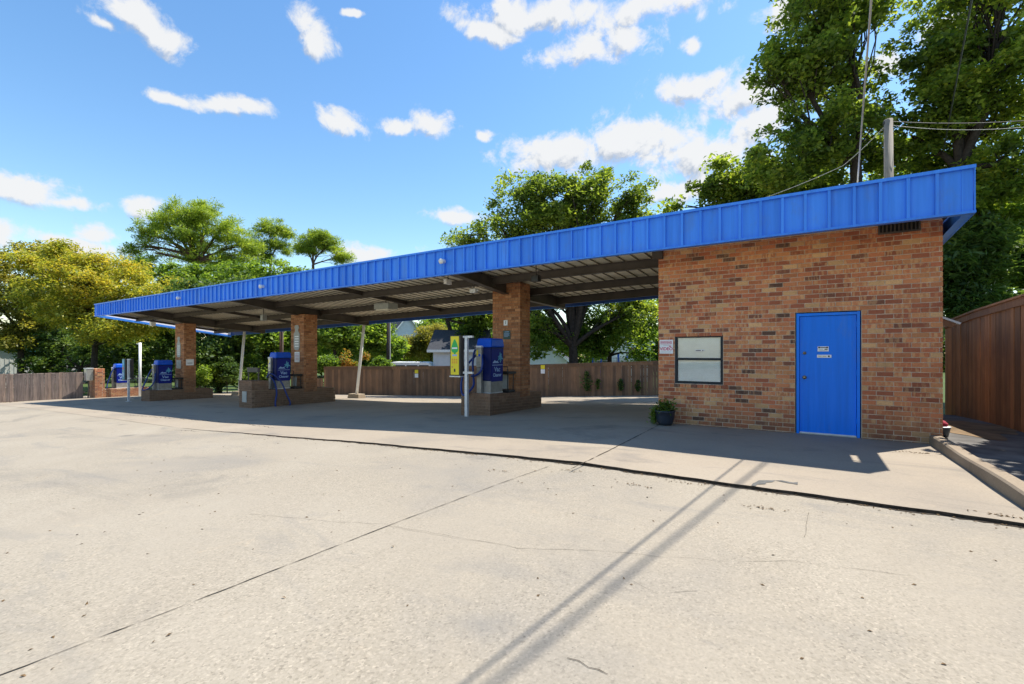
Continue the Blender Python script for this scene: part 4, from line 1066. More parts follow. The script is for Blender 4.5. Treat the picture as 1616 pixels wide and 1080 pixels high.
o = leafmesh('leaf_litter', np.array(pts), .10, .5, M['litter'], None, 13, 2.0); o['kind'] = 'stuff'; o['label'] = 'dry leaves drifted along the weathered fence'

# ------------------------------------------------------------------ fences
def plank_fence(label, p0, p1, h, pw, mat, zf, seed, capped=True, group='fences around the lot', ragged=0.01, tops=None, side=1):
    r = random.Random(seed); p0, p1 = Vector(p0), Vector(p1); d = p1 - p0; Ln = d.length; ang = math.atan2(d.y, d.x)
    t = thing('board_fence', label, 'fence', (p0.x, p0.y, 0), ang, group)
    n = int(Ln / pw); lib_ = []
    for k in range(10):
        mb = MB(); w = pw - r.uniform(.001, .004); a = r.uniform(-.004, .004); th = .019 + r.uniform(0, .006)
        mb.quadbox([(0, -th / 2 - .002 + a, 0), (w, -th / 2 - a, 0), (w, th / 2, 0), (0, th / 2, 0), (0, -th / 2 + a, h + r.uniform(-ragged, ragged)), (w, -th / 2 - a, h + r.uniform(-ragged, ragged)), (w, th / 2, h), (0, th / 2, h)])
        lib_.append(mb.mesh('plank'))
    for i in range(n):
        x = i * pw; w = p0 + d * (x / Ln); z = zf(w.x, w.y)
        o = link('plank', r.choice(lib_), mat, t); o.location = (x, r.uniform(-.006, .006), z); o.rotation_euler = (0, r.uniform(-.006, .006), 0)
    for zz in (.3, h * .55, h - .3):
        mb = MB(); m = 12
        for i in range(m):
            a, b = Ln * i / m, Ln * (i + 1) / m - .003; wa, wb = p0 + d * (a / Ln), p0 + d * (b / Ln); za, zb_ = zf(wa.x, wa.y) + zz, zf(wb.x, wb.y) + zz
            y0, y1 = .018, .056
            mb.quadbox([(a, y0, za), (b, y0, zb_), (b, y1, zb_), (a, y1, za), (a, y0, za + .085), (b, y0, zb_ + .085), (b, y1, zb_ + .085), (a, y1, za + .085)])
        mb.obj('rail', mat, t)
    if capped:
        m = max(2, int(Ln / 2.4))
        for i in range(m):
            a, b = Ln * i / m, Ln * (i + 1) / m - .004; wa, wb = p0 + d * (a / Ln), p0 + d * (b / Ln); za, zb_ = zf(wa.x, wa.y) + h, zf(wb.x, wb.y) + h
            MB().quadbox([(a, -.07, za + .012), (b, -.07, zb_ + .012), (b, .07, zb_ + .012), (a, .07, za + .012), (a, -.07, za + .05), (b, -.07, zb_ + .05), (b, .07, zb_ + .05), (a, .07, za + .05)]).obj('cap_board', mat, t)
            MB().quadbox([(a, -.042, za - .13), (b, -.042, zb_ - .13), (b, -.020, zb_ - .13), (a, -.020, za - .13), (a, -.042, za + .008), (b, -.042, zb_ + .008), (b, -.020, zb_ + .008), (a, -.020, za + .008)]).obj('trim_board', mat, t)
    return t
zfr = lambda x, y: G(x, y) + .03
plank_fence('tall dark stained board fence beside the curb and brick corner', (3.52, 16.3), (3.52, 4.2), 2.42, .145, M['fence'], zfr, 21)
plank_fence('short reddish board fence closing the gap behind the building', (1.4, 16.35), (3.45, 16.35), 2.40, .145, M['fence'], zfr, 22, False)
F0, F1 = (-24.6, 17.55), (1.4, 24.0)
plank_fence('long low brown board fence behind the canopy', F0, F1, 1.66, .15, M['fence2'], lambda x, y: G(x, y) - .0, 23)
plank_fence('lower step of brown fence at the far end of the rear lot', (-27.0, 16.95), (-24.62, 17.54), .98, .15, M['fence2'], lambda x, y: G(x, y), 24, False)
plank_fence('weathered grey board fence at the far left of the lot', (-36.2, 1.0), (-34.4, 9.0), 1.50, .14, M['oldwood'], lambda x, y: G(x, y) - .02, 25, False, ragged=.05)
# warning tags and ivy on the rear fence
def fence_pt(u):
    a = (u - 808) / F_PX; k = (cs * a - sn) / (cs + sn * a)          # X = k Y
    dx, dy = F1[0] - F0[0], F1[1] - F0[1]; s = (k * F0[1] - F0[0]) / (dx - k * dy)
    return Vector((F0[0] + dx * s, F0[1] + dy * s, 0)), math.atan2(dy, dx)
for u, v, lab in ((857, 583, 'small yellow and white warning tag on rear fence, right of nearest column'), (658, 590, 'small yellow and white warning tag on rear fence below the van')):
    p, an = fence_pt(u); fwd = -p.x * sn + p.y * cs; z = EYE - (v - HZ) / F_PX * fwd
    t = thing('warning_tag', lab, 'sign', (p.x, p.y, z), an, 'warning tags on the rear fence')
    MB().box(-.11, .11, -.056, -.045, .02, .22).obj('upper_plate', M['yellow'], t); MB().box(-.11, .11, -.056, -.045, -.22, .0).obj('lower_plate', M['signwhite'], t)
for u, v0, v1, w, lab in ((928, 586, 617, .55, 'tall ivy tuft climbing the rear fence'), (945, 598, 614, .25, 'smallest ivy tuft on the rear fence'), (981, 598, 616, .35, 'ivy tuft in the middle of three on the rear fence'), (1008, 600, 617, .35, 'ivy tuft on rear fence nearest the building')):
    p, an = fence_pt(u); fwd = -p.x * sn + p.y * cs
    za, zb_ = EYE - (v1 - HZ) / F_PX * fwd, EYE - (v0 - HZ) / F_PX * fwd
    rr = np.random.default_rng(u); n = int(420 * w)
    zz = rr.uniform(0, 1, n); wid = w * .5 * np.sin(np.pi * (zz * .85 + .1))
    cx = rr.normal(size=n) * wid * .45
    cen = np.stack([p.x + cx * math.cos(an), p.y + cx * math.sin(an) - .10 - rr.uniform(0, .08, n), za + (zb_ - za) * zz], axis=1)
    tag(leafmesh('ivy', cen, .11, .7, M['leaf_dark'], None, u, .0), lab, 'plant', 'ivy tufts on the rear fence')

# ------------------------------------------------------------------ trees
def limb(mb, p0, p1, r0, r1, r, seg=4, sides=5, bend=.12):
    p0, p1 = Vector(p0), Vector(p1); d = p1 - p0; L_ = d.length
    off = Vector((r.uniform(-1, 1), r.uniform(-1, 1), r.uniform(-.2, .8))) * L_ * bend
    pts = [p0 + d * (i / seg) + off * math.sin(math.pi * i / seg) for i in range(seg + 1)]
    mb.tube(pts, r0, sides, r1, False); return pts
def tree(name, label, cat, base, lobes, clusters, per, leaf, asp, lmat, trunk_r, seed, bark='bark', spread=.42, up=.6, flat=.7, group=None, twigs=70, fork=None, shell=2.4, grow=None, gap=-.12, gs=.8):
    """lobes: world ellipsoids (cx, cy, cz, rx, ry, rz)"""
    r = random.Random(seed); nr = np.random.default_rng(seed)
    base = Vector(base); t = thing(name, label, cat, base, 0, group)
    lob = np.array(lobes, dtype=float)
    ctr = Vector(lob[:, :3].mean(axis=0)); low = float((lob[:, 2] - lob[:, 5]).min())
    fk = Vector(fork) if fork else Vector((base.x + (ctr.x - base.x) * .35, base.y + (ctr.y - base.y) * .35, max(base.z + .8, min(low + .3 * (ctr.z - low), ctr.z - .5))))
    mb = MB(); main = limb(mb, base - Vector((0, 0, .3)), fk, trunk_r, trunk_r * .72, r, 6, 9, .03)
    wts = (lob[:, 3] * lob[:, 4] * lob[:, 5]) ** .67; wts /= wts.sum()
    clusters = int(clusters * 1.5); which = nr.choice(len(lob), size=clusters, p=wts)
    dirs = nr.normal(size=(clusters, 3)); dirs /= np.linalg.norm(dirs, axis=1)[:, None]
    rad = nr.uniform(0, 1, clusters) ** (1 / shell)
    cen = lob[which, :3] + dirs * rad[:, None] * lob[which, 3:]
    keep = np.array([mnoise.noise(Vector(c) * gs + Vector((seed, 0, 0))) > gap for c in cen])
    cen = cen[keep]; which = which[keep]; clusters = len(cen)
    tips = []
    for i, l in enumerate(lob):
        e = Vector(l[:3]); pts = limb(mb, fk, e, trunk_r * .5, trunk_r * .16, r, 5, 6, .12); tips.append(pts)
    idx = nr.permutation(clusters)[:twigs]
    for q in idx:
        pts = tips[which[q]]; s = pts[r.randrange(2, len(pts))]
        limb(mb, s, Vector(cen[q]), trunk_r * .13, trunk_r * .035, r, 3, 4, .15)
    mb.v = [(p[0] - base.x, p[1] - base.y, p[2] - base.z) for p in mb.v]
    mb.obj('trunk', M[bark], t, True)
    n = clusters * per
    cc = np.repeat(cen, per, axis=0)
    sz = np.repeat(nr.uniform(.6, 1.3, clusters), per)[:, None] * spread
    g_ = nr.normal(size=(n, 3)); g_ /= np.linalg.norm(g_, axis=1)[:, None]; g_ *= nr.uniform(0, 1, n)[:, None] ** .5
    pos = cc + g_ * sz * np.array([1, 1, flat]) * 1.6
    ld = None
    if grow == 'droop': ld = g_ * np.array([1, 1, .3]) + np.array([0, 0, -.5])
    if grow == 'tuft': ld = g_ + np.array([0, 0, .5])
    leafmesh('crown', pos - np.array(base), leaf, asp, M[lmat], t, seed + 1, up, ld)
    return t
def lb(u, v, ru, rv, fwd, dep=.85, df=0):
    p = P(u, v, fwd + df); rx = ru * (fwd + df) / F_PX; return (p.x, p.y, p.z, rx, rx * dep, rv * (fwd + df) / F_PX)
def bs(u, fwd):
    p = P(u, 600, fwd); return (p.x, p.y, G(p.x, p.y) - .1)
TG = 'trees around the lot'
# big oaks at the right, behind the building
tree('oak_tree', 'tall dark oak rising behind the grey pole and brick building', 'tree', bs(1352, 20), [lb(1300, 40, 85, 60, 20), lb(1262, 105, 70, 50, 20), lb(1330, 130, 70, 60, 20, df=1), lb(1228, 108, 45, 22, 20), lb(1290, 205, 80, 55, 20), lb(1350, 235, 75, 60, 20, df=1.5), lb(1240, 255, 60, 40, 20), lb(1352, 30, 50, 50, 20), lb(1310, -60, 90, 60, 20)],
     600, 90, .22, .55, 'leaf_oak', .30, 101, group=TG, spread=.36, gap=-.03, gs=.95, twigs=150, fork=P(1350, 255, 20))
tree('oak_tree', 'large spreading oak filling the upper right behind the fence', 'tree', bs(1520, 19), [lb(1530, 60, 90, 70, 19), lb(1475, 80, 40, 45, 19), lb(1590, 110, 80, 80, 18), lb(1490, 165, 62, 50, 19), lb(1550, 210, 80, 60, 19, df=1), lb(1440, 215, 55, 45, 20), lb(1600, 260, 60, 60, 18), lb(1490, 270, 60, 40, 20, df=1), lb(1570, -40, 110, 70, 19)],
     680, 90, .21, .55, 'leaf_oak', .34, 102, group=TG, spread=.36, gap=-.03, gs=.95, twigs=150, fork=P(1515, 270, 19))
tree('oak_tree', 'lower oak boughs hanging left of tall oak above the blue fascia', 'tree', bs(1200, 25), [lb(1170, 280, 60, 34, 24), lb(1120, 305, 40, 26, 24), lb(1215, 300, 60, 40, 24), lb(1085, 325, 30, 16, 24), lb(1270, 300, 50, 40, 25), lb(1230, 330, 80, 60, 25)],
     230, 90, .26, .55, 'leaf_oak', .2, 103, group=TG, twigs=60)
tree('broadleaf_tree', 'bright leafed tree low behind the tall fence at right', 'tree', bs(1590, 21), [lb(1580, 350, 60, 60, 21), lb(1530, 320, 60, 50, 22), lb(1450, 290, 70, 40, 23), lb(1610, 430, 50, 60, 20), lb(1550, 400, 45, 40, 22)],
     380, 90, .22, .55, 'leaf_green', .16, 104, group=TG, twigs=60)
tree('broadleaf_tree', 'dark drooping shrub tree just behind the brick corner', 'tree', bs(1515, 18.4), [lb(1510, 420, 40, 50, 18.4), lb(1545, 450, 46, 36, 18.4), lb(1500, 475, 32, 30, 18.4), lb(1530, 380, 44, 44, 18.8), lb(1585, 430, 40, 40, 19)],
     260, 90, .34, .30, 'leaf_dark', .1, 105, group=TG, twigs=30, grow='droop')
tree('broadleaf_tree', 'unseen tree added for shade behind the near end of the tall fence', 'tree', (6.0, 10.7, -.2), [(5.75, 10.5, 5.0, 1.9, 2.0, 1.5), (5.6, 8.4, 4.8, 1.7, 1.8, 1.4)],
     160, 80, .26, .55, 'leaf_green', .14, 151, group=TG, twigs=30)  # out of view, added to cast shade on the strip beyond the curb
# middle oak behind the canopy
tree('oak_tree', 'wide oak with a dark forked trunk behind the rear fence', 'tree', bs(903, 26), [lb(815, 305, 48, 34, 26), lb(870, 308, 50, 40, 26), lb(900, 330, 60, 50, 26), lb(855, 345, 60, 42, 26), lb(925, 300, 50, 40, 26), lb(985, 315, 50, 36, 26), lb(965, 360, 60, 34, 27), lb(790, 355, 45, 26, 26), lb(740, 380, 40, 16, 26), lb(880, 380, 80, 40, 27), lb(800, 400, 70, 40, 27), lb(1005, 350, 35, 30, 26), lb(890, 430, 130, 50, 28), lb(1000, 490, 50, 40, 26), lb(850, 520, 30, 34, 25.5), lb(850, 470, 50, 30, 26)],
     900, 80, .21, .5, 'leaf_oak', .34, 106, group=TG, spread=.38, gap=-.12, gs=.9, twigs=170, fork=P(904, 548, 26), shell=1.8)
tree('oak_tree', 'hanging oak boughs seen under the canopy right of nearest column', 'tree', bs(965, 29), [lb(860, 530, 40, 36, 27), lb(960, 510, 60, 44, 28), lb(1025, 515, 40, 50, 29), lb(925, 540, 50, 30, 28), lb(1010, 560, 26, 16, 27.5)],
     280, 70, .24, .5, 'leaf_green', .18, 107, group=TG, twigs=60, shell=1.6)
# greenery behind the canopy, left to right
tree('broadleaf_tree', 'dark dense tree behind the far left columns', 'tree', bs(345, 31), [lb(330, 480, 60, 40, 31), lb(345, 535, 50, 50, 31), lb(385, 470, 50, 35, 32), lb(330, 580, 40, 30, 30.5)],
     330, 90, .26, .55, 'leaf_dark', .2, 108, group=TG, twigs=50)
tree('broadleaf_tree', 'sunlit bushy tree between the far left and second columns', 'tree', bs(420, 33), [lb(420, 535, 50, 55, 33), lb(395, 585, 40, 25, 32), lb(445, 560, 30, 40, 33)],
     230, 80, .25, .55, 'leaf_green', .16, 109, group=TG, twigs=40)
tree('broadleaf_tree', 'bright green tree just right of the second column', 'tree', bs(530, 34), [lb(505, 520, 40, 36, 34), lb(545, 530, 46, 36, 34), lb(525, 490, 50, 25, 35)],
     230, 90, .27, .6, 'leaf_green', .16, 110, group=TG, twigs=40)
tree('broadleaf_tree', 'bright green tree behind the dark utility post', 'tree', bs(610, 36), [lb(582, 528, 36, 36, 36), lb(612, 550, 30, 18, 36), lb(585, 500, 34, 24, 37)],
     210, 90, .28, .6, 'leaf_green', .16, 111, group=TG, twigs=40)
tree('weeping_tree', 'yellowish feathery tree behind the white van', 'tree', bs(680, 40), [lb(684, 534, 30, 22, 40), lb(655, 550, 36, 16, 40), lb(705, 545, 26, 20, 40)],
     220, 80, .30, .25, 'leaf_olive', .14, 112, group=TG, twigs=40, grow='droop')
tree('broadleaf_tree', 'deep green tree left of the nearest brick column', 'tree', bs(748, 33), [lb(760, 490, 46, 36, 33), lb(752, 520, 30, 26, 33), lb(715, 480, 36, 20, 34)],
     240, 90, .26, .6, 'leaf_oak', .2, 113, group=TG, twigs=40, fork=P(705, 505, 33))
tree('broadleaf_tree', 'green tree mass filling the gap left of the garage roof', 'tree', bs(640, 50), [lb(560, 540, 50, 30, 50), lb(600, 555, 50, 26, 49), lb(660, 560, 50, 22, 48), lb(500, 545, 40, 34, 50), lb(700, 520, 40, 26, 52), lb(770, 540, 40, 34, 48)],
     420, 80, .30, .6, 'leaf_green', .2, 114, group=TG, twigs=40, spread=.5)
SG = 'shrubs along the rear fence'
def shrub(label, u, v, ru, rv, fwd, mat, seed, n=70, leaf=.16):
    return tree('shrub', label, 'shrub', bs(u, fwd), [lb(u, v, ru, rv, fwd), lb(u + ru * .4, v + rv * .5, ru * .8, rv * .6, fwd), lb(u - ru * .4, v + rv * .6, ru * .7, rv * .6, fwd)], n, 60, leaf, .5, mat, .04, seed, group=SG, spread=.22, twigs=20)
shrub('red tipped shrub above the rear fence behind leaning post', 560, 566, 24, 14, 29, 'leaf_red', 120)
shrub('light green shrub peeking over rear fence right of leaning post', 600, 574, 14, 8, 29, 'leaf_green', 121, 40)
shrub('light green shrub peeking over rear fence by second column', 517, 573, 18, 9, 28.5, 'leaf_green', 122, 50)
shrub('low leafy shrub beside far left island', 325, 592, 22, 16, 29, 'leaf_green', 123, 80)
shrub('shrub at the end of the lot left of leaning far post', 358, 585, 18, 22, 29.5, 'leaf_dark', 124, 80)
# far left
tree('elm_tree', 'golden elm leaning over the weathered fence and canopy end', 'tree', bs(150, 36), [lb(92, 398, 28, 16, 36), lb(205, 425, 28, 16, 36), lb(268, 455, 24, 22, 35.5), lb(40, 410, 30, 16, 37), lb(150, 415, 30, 18, 36), lb(255, 500, 34, 22, 35), lb(120, 440, 60, 36, 36), lb(170, 450, 60, 34, 36), lb(225, 465, 50, 34, 35.5), lb(140, 490, 70, 34, 36), lb(220, 505, 60, 24, 35), lb(85, 470, 55, 40, 36), lb(170, 525, 60, 20, 35)],
     700, 80, .22, .45, 'leaf_elm', .26, 130, group=TG, spread=.50, twigs=120, grow='droop', fork=P(150, 545, 36))
tree('elm_tree', 'olive green elm at the left edge of the lot', 'tree', bs(30, 40), [lb(55, 420, 55, 36, 40), lb(95, 410, 40, 28, 41), lb(20, 470, 50, 36, 40), lb(10, 520, 45, 30, 39), lb(60, 480, 50, 40, 41), lb(-30, 450, 50, 50, 40)],
     420, 80, .28, .45, 'leaf_olive', .26, 131, group=TG, spread=.46, twigs=90)
tree('broadleaf_tree', 'dark shaded tree behind the weathered fence', 'tree', bs(110, 42), [lb(60, 540, 55, 30, 42), lb(70, 575, 30, 20, 41), lb(150, 545, 40, 34, 42), lb(185, 560, 40, 34, 41), lb(225, 550, 50, 40, 41), lb(275, 545, 40, 50, 40)],
     420, 70, .28, .55, 'leaf_dark', .2, 132, group=TG, twigs=40)
tree('pine_tree', 'broad rounded pine with bare lower limbs above the canopy end', 'tree', bs(312, 52), [lb(300, 336, 46, 20, 52), lb(285, 350, 50, 26, 52), lb(330, 345, 40, 24, 52), lb(395, 400, 26, 26, 52), lb(225, 370, 26, 22, 52), lb(252, 362, 36, 24, 52), lb(348, 358, 48, 28, 52), lb(300, 378, 70, 30, 52), lb(385, 385, 32, 26, 52), lb(215, 385, 24, 16, 52), lb(330, 402, 60, 22, 52), lb(245, 400, 44, 18, 52), lb(370, 415, 44, 18, 52), lb(205, 390, 26, 22, 52)],
     640, 80, .42, .17, 'leaf_pine', .42, 140, 'pinebark', spread=.56, flat=.6, gap=-.02, gs=.5, group=TG, twigs=160, grow='tuft', fork=P(310, 415, 52), shell=1.7)
tree('pine_tree', 'thin open pine standing beside broad pine', 'tree', bs(430, 58), [lb(425, 358, 26, 14, 58), lb(440, 388, 24, 18, 58), lb(415, 405, 22, 16, 58), lb(450, 370, 14, 14, 58), lb(398, 390, 22, 26, 57)],
     230, 70, .42, .16, 'leaf_pine', .22, 141, 'pinebark', spread=.55, flat=.5, group=TG, twigs=90, grow='tuft', fork=P(428, 405, 58), shell=1.6)
tree('pine_tree', 'small umbrella shaped pine against the sky over the canopy', 'tree', bs(494, 56), [lb(495, 378, 30, 13, 56), lb(520, 388, 24, 13, 56), lb(478, 390, 18, 12, 56), lb(537, 406, 20, 12, 56), lb(505, 372, 20, 8, 56), lb(500, 395, 26, 8, 56)],
     230, 80, .40, .16, 'leaf_pine', .22, 142, 'pinebark', spread=.5, flat=.45, group=TG, twigs=110, grow='tuft', fork=P(494, 418, 56), shell=1.5)
tree('broadleaf_tree', 'tree crowns peeking over the canopy below the pines', 'tree', bs(440, 47), [lb(420, 436, 50, 26, 47), lb(370, 436, 50, 24, 47), lb(470, 440, 34, 18, 47), lb(320, 440, 50, 26, 47), lb(275, 440, 40, 26, 47), lb(215, 430, 36, 24, 48)],
     380, 70, .32, .5, 'leaf_green', .2, 143, group=TG, twigs=30)
# far treeline closing the horizon
rr = np.random.default_rng(77); n = 90000
ang = rr.uniform(R(-88), R(40), n); dist = rr.uniform(85, 105, n)
hh = (9.0 + 2.2 * np.sin(ang * 23) + 1.5 * np.sin(ang * 61 + 1)) * rr.uniform(0, 1, n) ** .7
o = leafmesh('treeline', np.stack([dist * np.sin(ang), dist * np.cos(ang), hh - 2.6], axis=1), .9, .6, M['leaf_dark'], None, 78, .4); o['kind'] = 'stuff'; o['label'] = 'far dark green treeline behind the houses'

# ------------------------------------------------------------------ houses and vehicles behind
def house(name, label, cat, u, fwd, w, d, eave, apex, rot, wall, roof, base=None, gable_front=False, win=()):
    p = P(u, 560, fwd); zb = G(p.x, p.y) - .15 if base is None else base
    t = thing(name, label, cat, (p.x, p.y, zb), rot)
    e, a = eave - zb, apex - zb
    mb = MB()
    if gable_front: mb.prism([(-w / 2, 0), (w / 2, 0), (w / 2, e), (0, a), (-w / 2, e)], 'y', 0, d)
    else: mb.prism([(0, 0), (d, 0), (d, e), (d / 2, a), (0, e)], 'x', -w / 2, w / 2)
    mb.obj('wall', M[wall], t)
    mr_ = MB(); o_ = .35; th = .12
    if gable_front:
        sl = (a - e) / (w / 2)
        for s in (-1, 1):
            mr_.quadbox([(s * (w / 2 + o_), -o_, e - sl * o_ + .02), (0, -o_, a + .02), (0, d + o_, a + .02), (s * (w / 2 + o_), d + o_, e - sl * o_ + .02), (s * (w / 2 + o_), -o_, e - sl * o_ + th), (0, -o_, a + th), (0, d + o_, a + th), (s * (w / 2 + o_), d + o_, e - sl * o_ + th)])
    else:
        sl = (a - e) / (d / 2)
        for (y0, y1) in ((-o_, d / 2), (d + o_, d / 2)):
            mr_.quadbox([(-w / 2 - o_, y0, e - sl * o_ + .02), (w / 2 + o_, y0, e - sl * o_ + .02), (w / 2 + o_, y1, a + .02), (-w / 2 - o_, y1, a + .02), (-w / 2 - o_, y0, e - sl * o_ + th), (w / 2 + o_, y0, e - sl * o_ + th), (w / 2 + o_, y1, a + th), (-w / 2 - o_, y1, a + th)])
    rf = mr_.obj('roof', M[roof], t)
    tr = MB()
    if gable_front:
        for s in (-1, 1):
            x1 = s * (w / 2 + o_); z1 = e - sl * o_
            tr.quadbox([(x1, -o_ - .03, z1 - .12), (0, -o_ - .03, a - .12), (0, -o_ - .004, a - .12), (x1, -o_ - .004, z1 - .12), (x1, -o_ - .03, z1 + th), (0, -o_ - .03, a + th), (0, -o_ - .004, a + th), (x1, -o_ - .004, z1 + th)])
    else: tr.box(-w / 2 - o_, w / 2 + o_, -o_ - .04, -o_ - .004, e - sl * o_  - .06, e - sl * o_ + th)
    tr.obj('eave_trim', M['white'], rf)
    for (x0, x1, z0, z1) in win:
        wf = MB(); 
        for q in ((x0, x0 + .06, z0, z1), (x1  - .06, x1, z0, z1), (x0 + .06, x1  - .06, z0, z0 + .06), (x0 + .06, x1  - .06, z1  - .06, z1)): wf.box(q[0], q[1], -.05, -.003, q[2], q[3])
        wf = wf.obj('window', M['white'], t); MB().box(x0 + .06, x1  - .06, -.02, -.004, z0 + .06, z1 - .06).obj('pane', M['dkglass'], wf)
    return t
house('garage', 'white garage with dark shingle roof behind the yellow dispenser', 'garage', 722, 31, 3.4, 4, 1.74, 3.0, YAW * .9, 'siding', 'shingle', win=[(-1.0, .0, 1.0, 1.9)])
house('house', 'high gabled house far beyond the trees behind canopy', 'house', 643, 66, 4.2, 7, 4.3, 6.9, YAW + .5, 'siding', 'shingle', gable_front=True, win=[(-.8, .8, 4.6, 6.2)])
house('house', 'grey gabled house seen just right of nearest column', 'house', 850, 44, 5.2, 7, .9, 3.0, YAW - .15, 'siding', 'shingle', gable_front=True, win=[(-.6, .6, 1.0, 2.0)])
house('house', 'tall white house behind the oak and trampoline', 'house', 1000, 46, 3.4, 8, 2.6, 4.4, YAW - .1, 'white', 'shingle', gable_front=True, win=[(-.5, .5, 2.6, 3.6)])
house('house', 'pale house glimpsed through dark leaves behind weathered fence', 'house', 105, 66, 4.5, 6, 1.6, 3.0, YAW + .9, 'siding', 'shingle', win=[(-1, 0, 1.2, 2.3)])
# left shed with metal siding
p = P(15, 560, 43); zb = G(p.x, p.y) - .1
t = thing('metal_shed', 'pale metal sided shed with teal roof edge at far left', 'shed', (p.x, p.y, zb), YAW + .9)
MB().prism([(-4, 0), (2.6, 0), (2.6, 1.33 - zb), (-4, 2.3 - zb)], 'y', 0, 6).obj('wall', M['paleside'], t)
for k in range(22): MB().box(-3.9 + k * .3, -3.85 + k * .3, -.025, -.002, .05, 2.12 - zb - k * .0435).obj('siding_rib', M['paleside'], t)
MB().quadbox([(-4.2, -.25, 2.34 - zb), (2.9, -.25, 1.30 - zb), (2.9, 6.2, 1.30 - zb), (-4.2, 6.2, 2.34 - zb), (-4.2, -.25, 2.46 - zb), (2.9, -.25, 1.42 - zb), (2.9, 6.2, 1.42 - zb), (-4.2, 6.2, 2.46 - zb)]).obj('roof', M['teal'], t)
# white van behind the fence
p = P(646, 575, 31.5); zb = G(p.x, p.y)
t = thing('white_van', 'white van with its roof showing over the rear fence', 'van', (p.x, p.y, zb), YAW)
H = .80 - zb
pr = [(-1.75, .35), (1.75, .35), (1.78, .8), (1.7, H - .30), (1.55, H - .06), (1.3, H), (-.9, H), (-1.25, H - .10), (-1.72, H - .48), (-1.78, .8)]
body = MB().prism(pr, 'y', -.85, .85).obj('body', M['white'], t, bevel=.05)
for x in (-1.1, 1.15):
    for s in (-1, 1):
        w_ = MB().tube([(x, s * .72, .33), (x, s * .88, .33)], .33, 18).obj('wheel', M['tyre'], t); MB().tube([(x, s * .881, .33), (x, s * .89, .33)], .18, 12).obj('rim', M['galv'], w_)
for x0, x1 in ((-.9, -.1), (0, .75), (.85, 1.5)): MB().box(x0, x1, -.858, -.8505, H - .62, H - .22).obj('side_window', M['dkglass'], t)
for k in range(3): MB().box(.55 + k * .2, .65 + k * .2, -.6, -.45, H + .002, H + .03).obj('roof_marker', M['signblack'], t)
# trampoline with net
p = P(962, 570, 33); zb = G(p.x, p.y)
t = thing('trampoline', 'round netted trampoline with blue poles behind the rear fence', 'trampoline', (p.x, p.y, zb))
MB().lathe([(1.15, .72), (1.2, .75), (1.2, .80), (1.12, .80)], n=28).obj('mat', M['vacdark'], t)
mb = MB(); n = 28
for q in range(n):
    a0, a1 = 2 * math.pi * q / n, 2 * math.pi * (q + 1) / n
    for k in range(7):
        z = .85 + k * (1.05 - zb - .85) / 6; mb.tube([(1.15 * math.cos(a0), 1.15 * math.sin(a0), z), (1.15 * math.cos(a1), 1.15 * math.sin(a1), z)], .012, 3, None, False)
    for h in range(2):
        am = a0 + (a1 - a0) * h / 2; mb.tube([(1.15 * math.cos(am), 1.15 * math.sin(am), .82), (1.15 * math.cos(am), 1.15 * math.sin(am), 1.05 - zb)], .012, 3, None, False)
mb.obj('net', M['net'], t)
for q in range(6):
    a = q * math.pi / 3 + .35; MB().tube([(1.24 * math.cos(a), 1.24 * math.sin(a), 0), (1.24 * math.cos(a), 1.24 * math.sin(a), 1.35 - zb)], .045, 8).obj('pole', M['vacblue'], t)
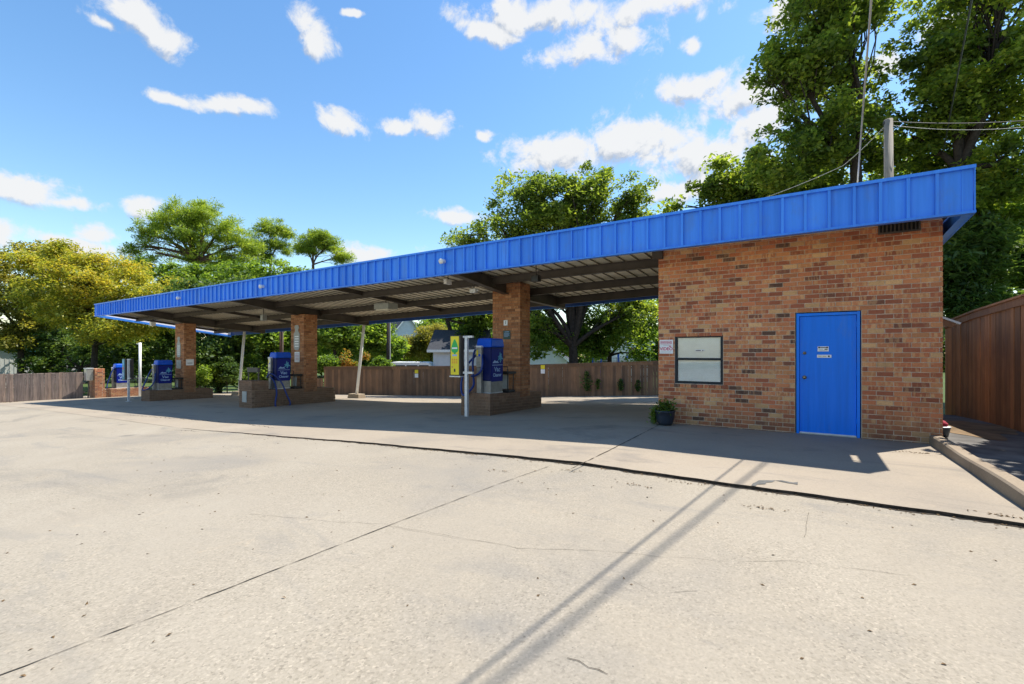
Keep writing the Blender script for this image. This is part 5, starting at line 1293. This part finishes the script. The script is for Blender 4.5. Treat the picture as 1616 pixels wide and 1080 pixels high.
# posts and poles behind
p = P(613, 570, 30.5); zb = G(p.x, p.y)
t = thing('utility_post', 'dark straight utility post rising behind the rear fence', 'pole', (p.x, p.y, zb)); MB().tube([(0, 0, 0), (0, 0, 2.5), (0, 0, 5.0)], .15, 10, .12).obj('shaft', M['bark'], t, True); MB().tube([(.16, 0, .3), (.16, 0, 4.8)], .035, 6).obj('conduit', M['wirepale'], t)
p = P(444, 560, 27); zb = G(p.x, p.y)
t = thing('brown_post', 'thin brown post standing left of the second column', 'pole', (p.x, p.y, zb)); MB().tube([(0, 0, 0), (0, 0, 4.2)], .11, 8).obj('shaft', M['pinebark'], t, True); MB().tube([(.13, 0, 0), (.13, 0, 4.2)], .05, 6).obj('conduit', M['orange'] if False else M['oldwood'], t)
# grey wooden pole behind the roof with its wires
PT = P(1402, 189, 12.95)
t = thing('utility_pole', 'grey wooden utility pole standing behind the blue roof', 'pole', (PT.x, PT.y, G(PT.x, PT.y)))
MB().tube([(.0, 0, -.2), (.02, 0, 4), (0, 0, PT.z - t.location.z)], .14, 12, .105).obj('shaft', M['polewood'], t, True)
MB().box(-.12, -.04, -.05, .05, PT.z - t.location.z - .12, PT.z - t.location.z - .04).obj('insulator', M['black'], t)
def wire(name, label, pts, r, mat, sag=0):
    q = []
    for (a, b) in zip(pts[:-1], pts[1:]):
        a, b = Vector(a), Vector(b)
        for k in range(24): s = k / 24; q.append(a.lerp(b, s) - Vector((0, 0, sag * 4 * s * (1 - s))))
    q.append(Vector(pts[-1]))
    return tag(MB().tube(q, r, 6).obj(name, M[mat], None, True), label, 'wire', 'overhead wires')
top = PT - Vector((0, 0, .05))
wire('overhead_wire', 'pale service cable rising steeply from the blue roof overhead', [(.889, 8.86, 3.6), (.889, 8.82, 4.07), (.889 - .0692 * 22, 8.82 - 22, 4.07 + .2216 * 22)], .010, 'wirepale')
def plane_x(y, zrel): return (-2.85 + .478 * y + .771 * zrel) / 2.925
wire('overhead_wire', 'thick dark cable passing high over the roof from oak trees', [(plane_x(27, 8.6), 27, 8.6 + EYE), (plane_x(9, 8.3), 9, 8.3 + EYE), (plane_x(-16, 7.6), -16, 7.6 + EYE)], .019, 'wire')
wire('overhead_wire', 'black cable running right from top of the grey pole', [top, P(1700, 183, 12)], .010, 'wire', .12)
wire('overhead_wire', 'second thin cable sagging right from the grey pole', [top - Vector((0, 0, .1)), P(1700, 190, 12.2)], .007, 'wirepale', .2)
wire('overhead_wire', 'thin cable dropping left from pole across the oak leaves', [top - Vector((0, 0, .03)), P(1330, 262, 14), P(1190, 318, 16)], .008, 'wirepale', .05)
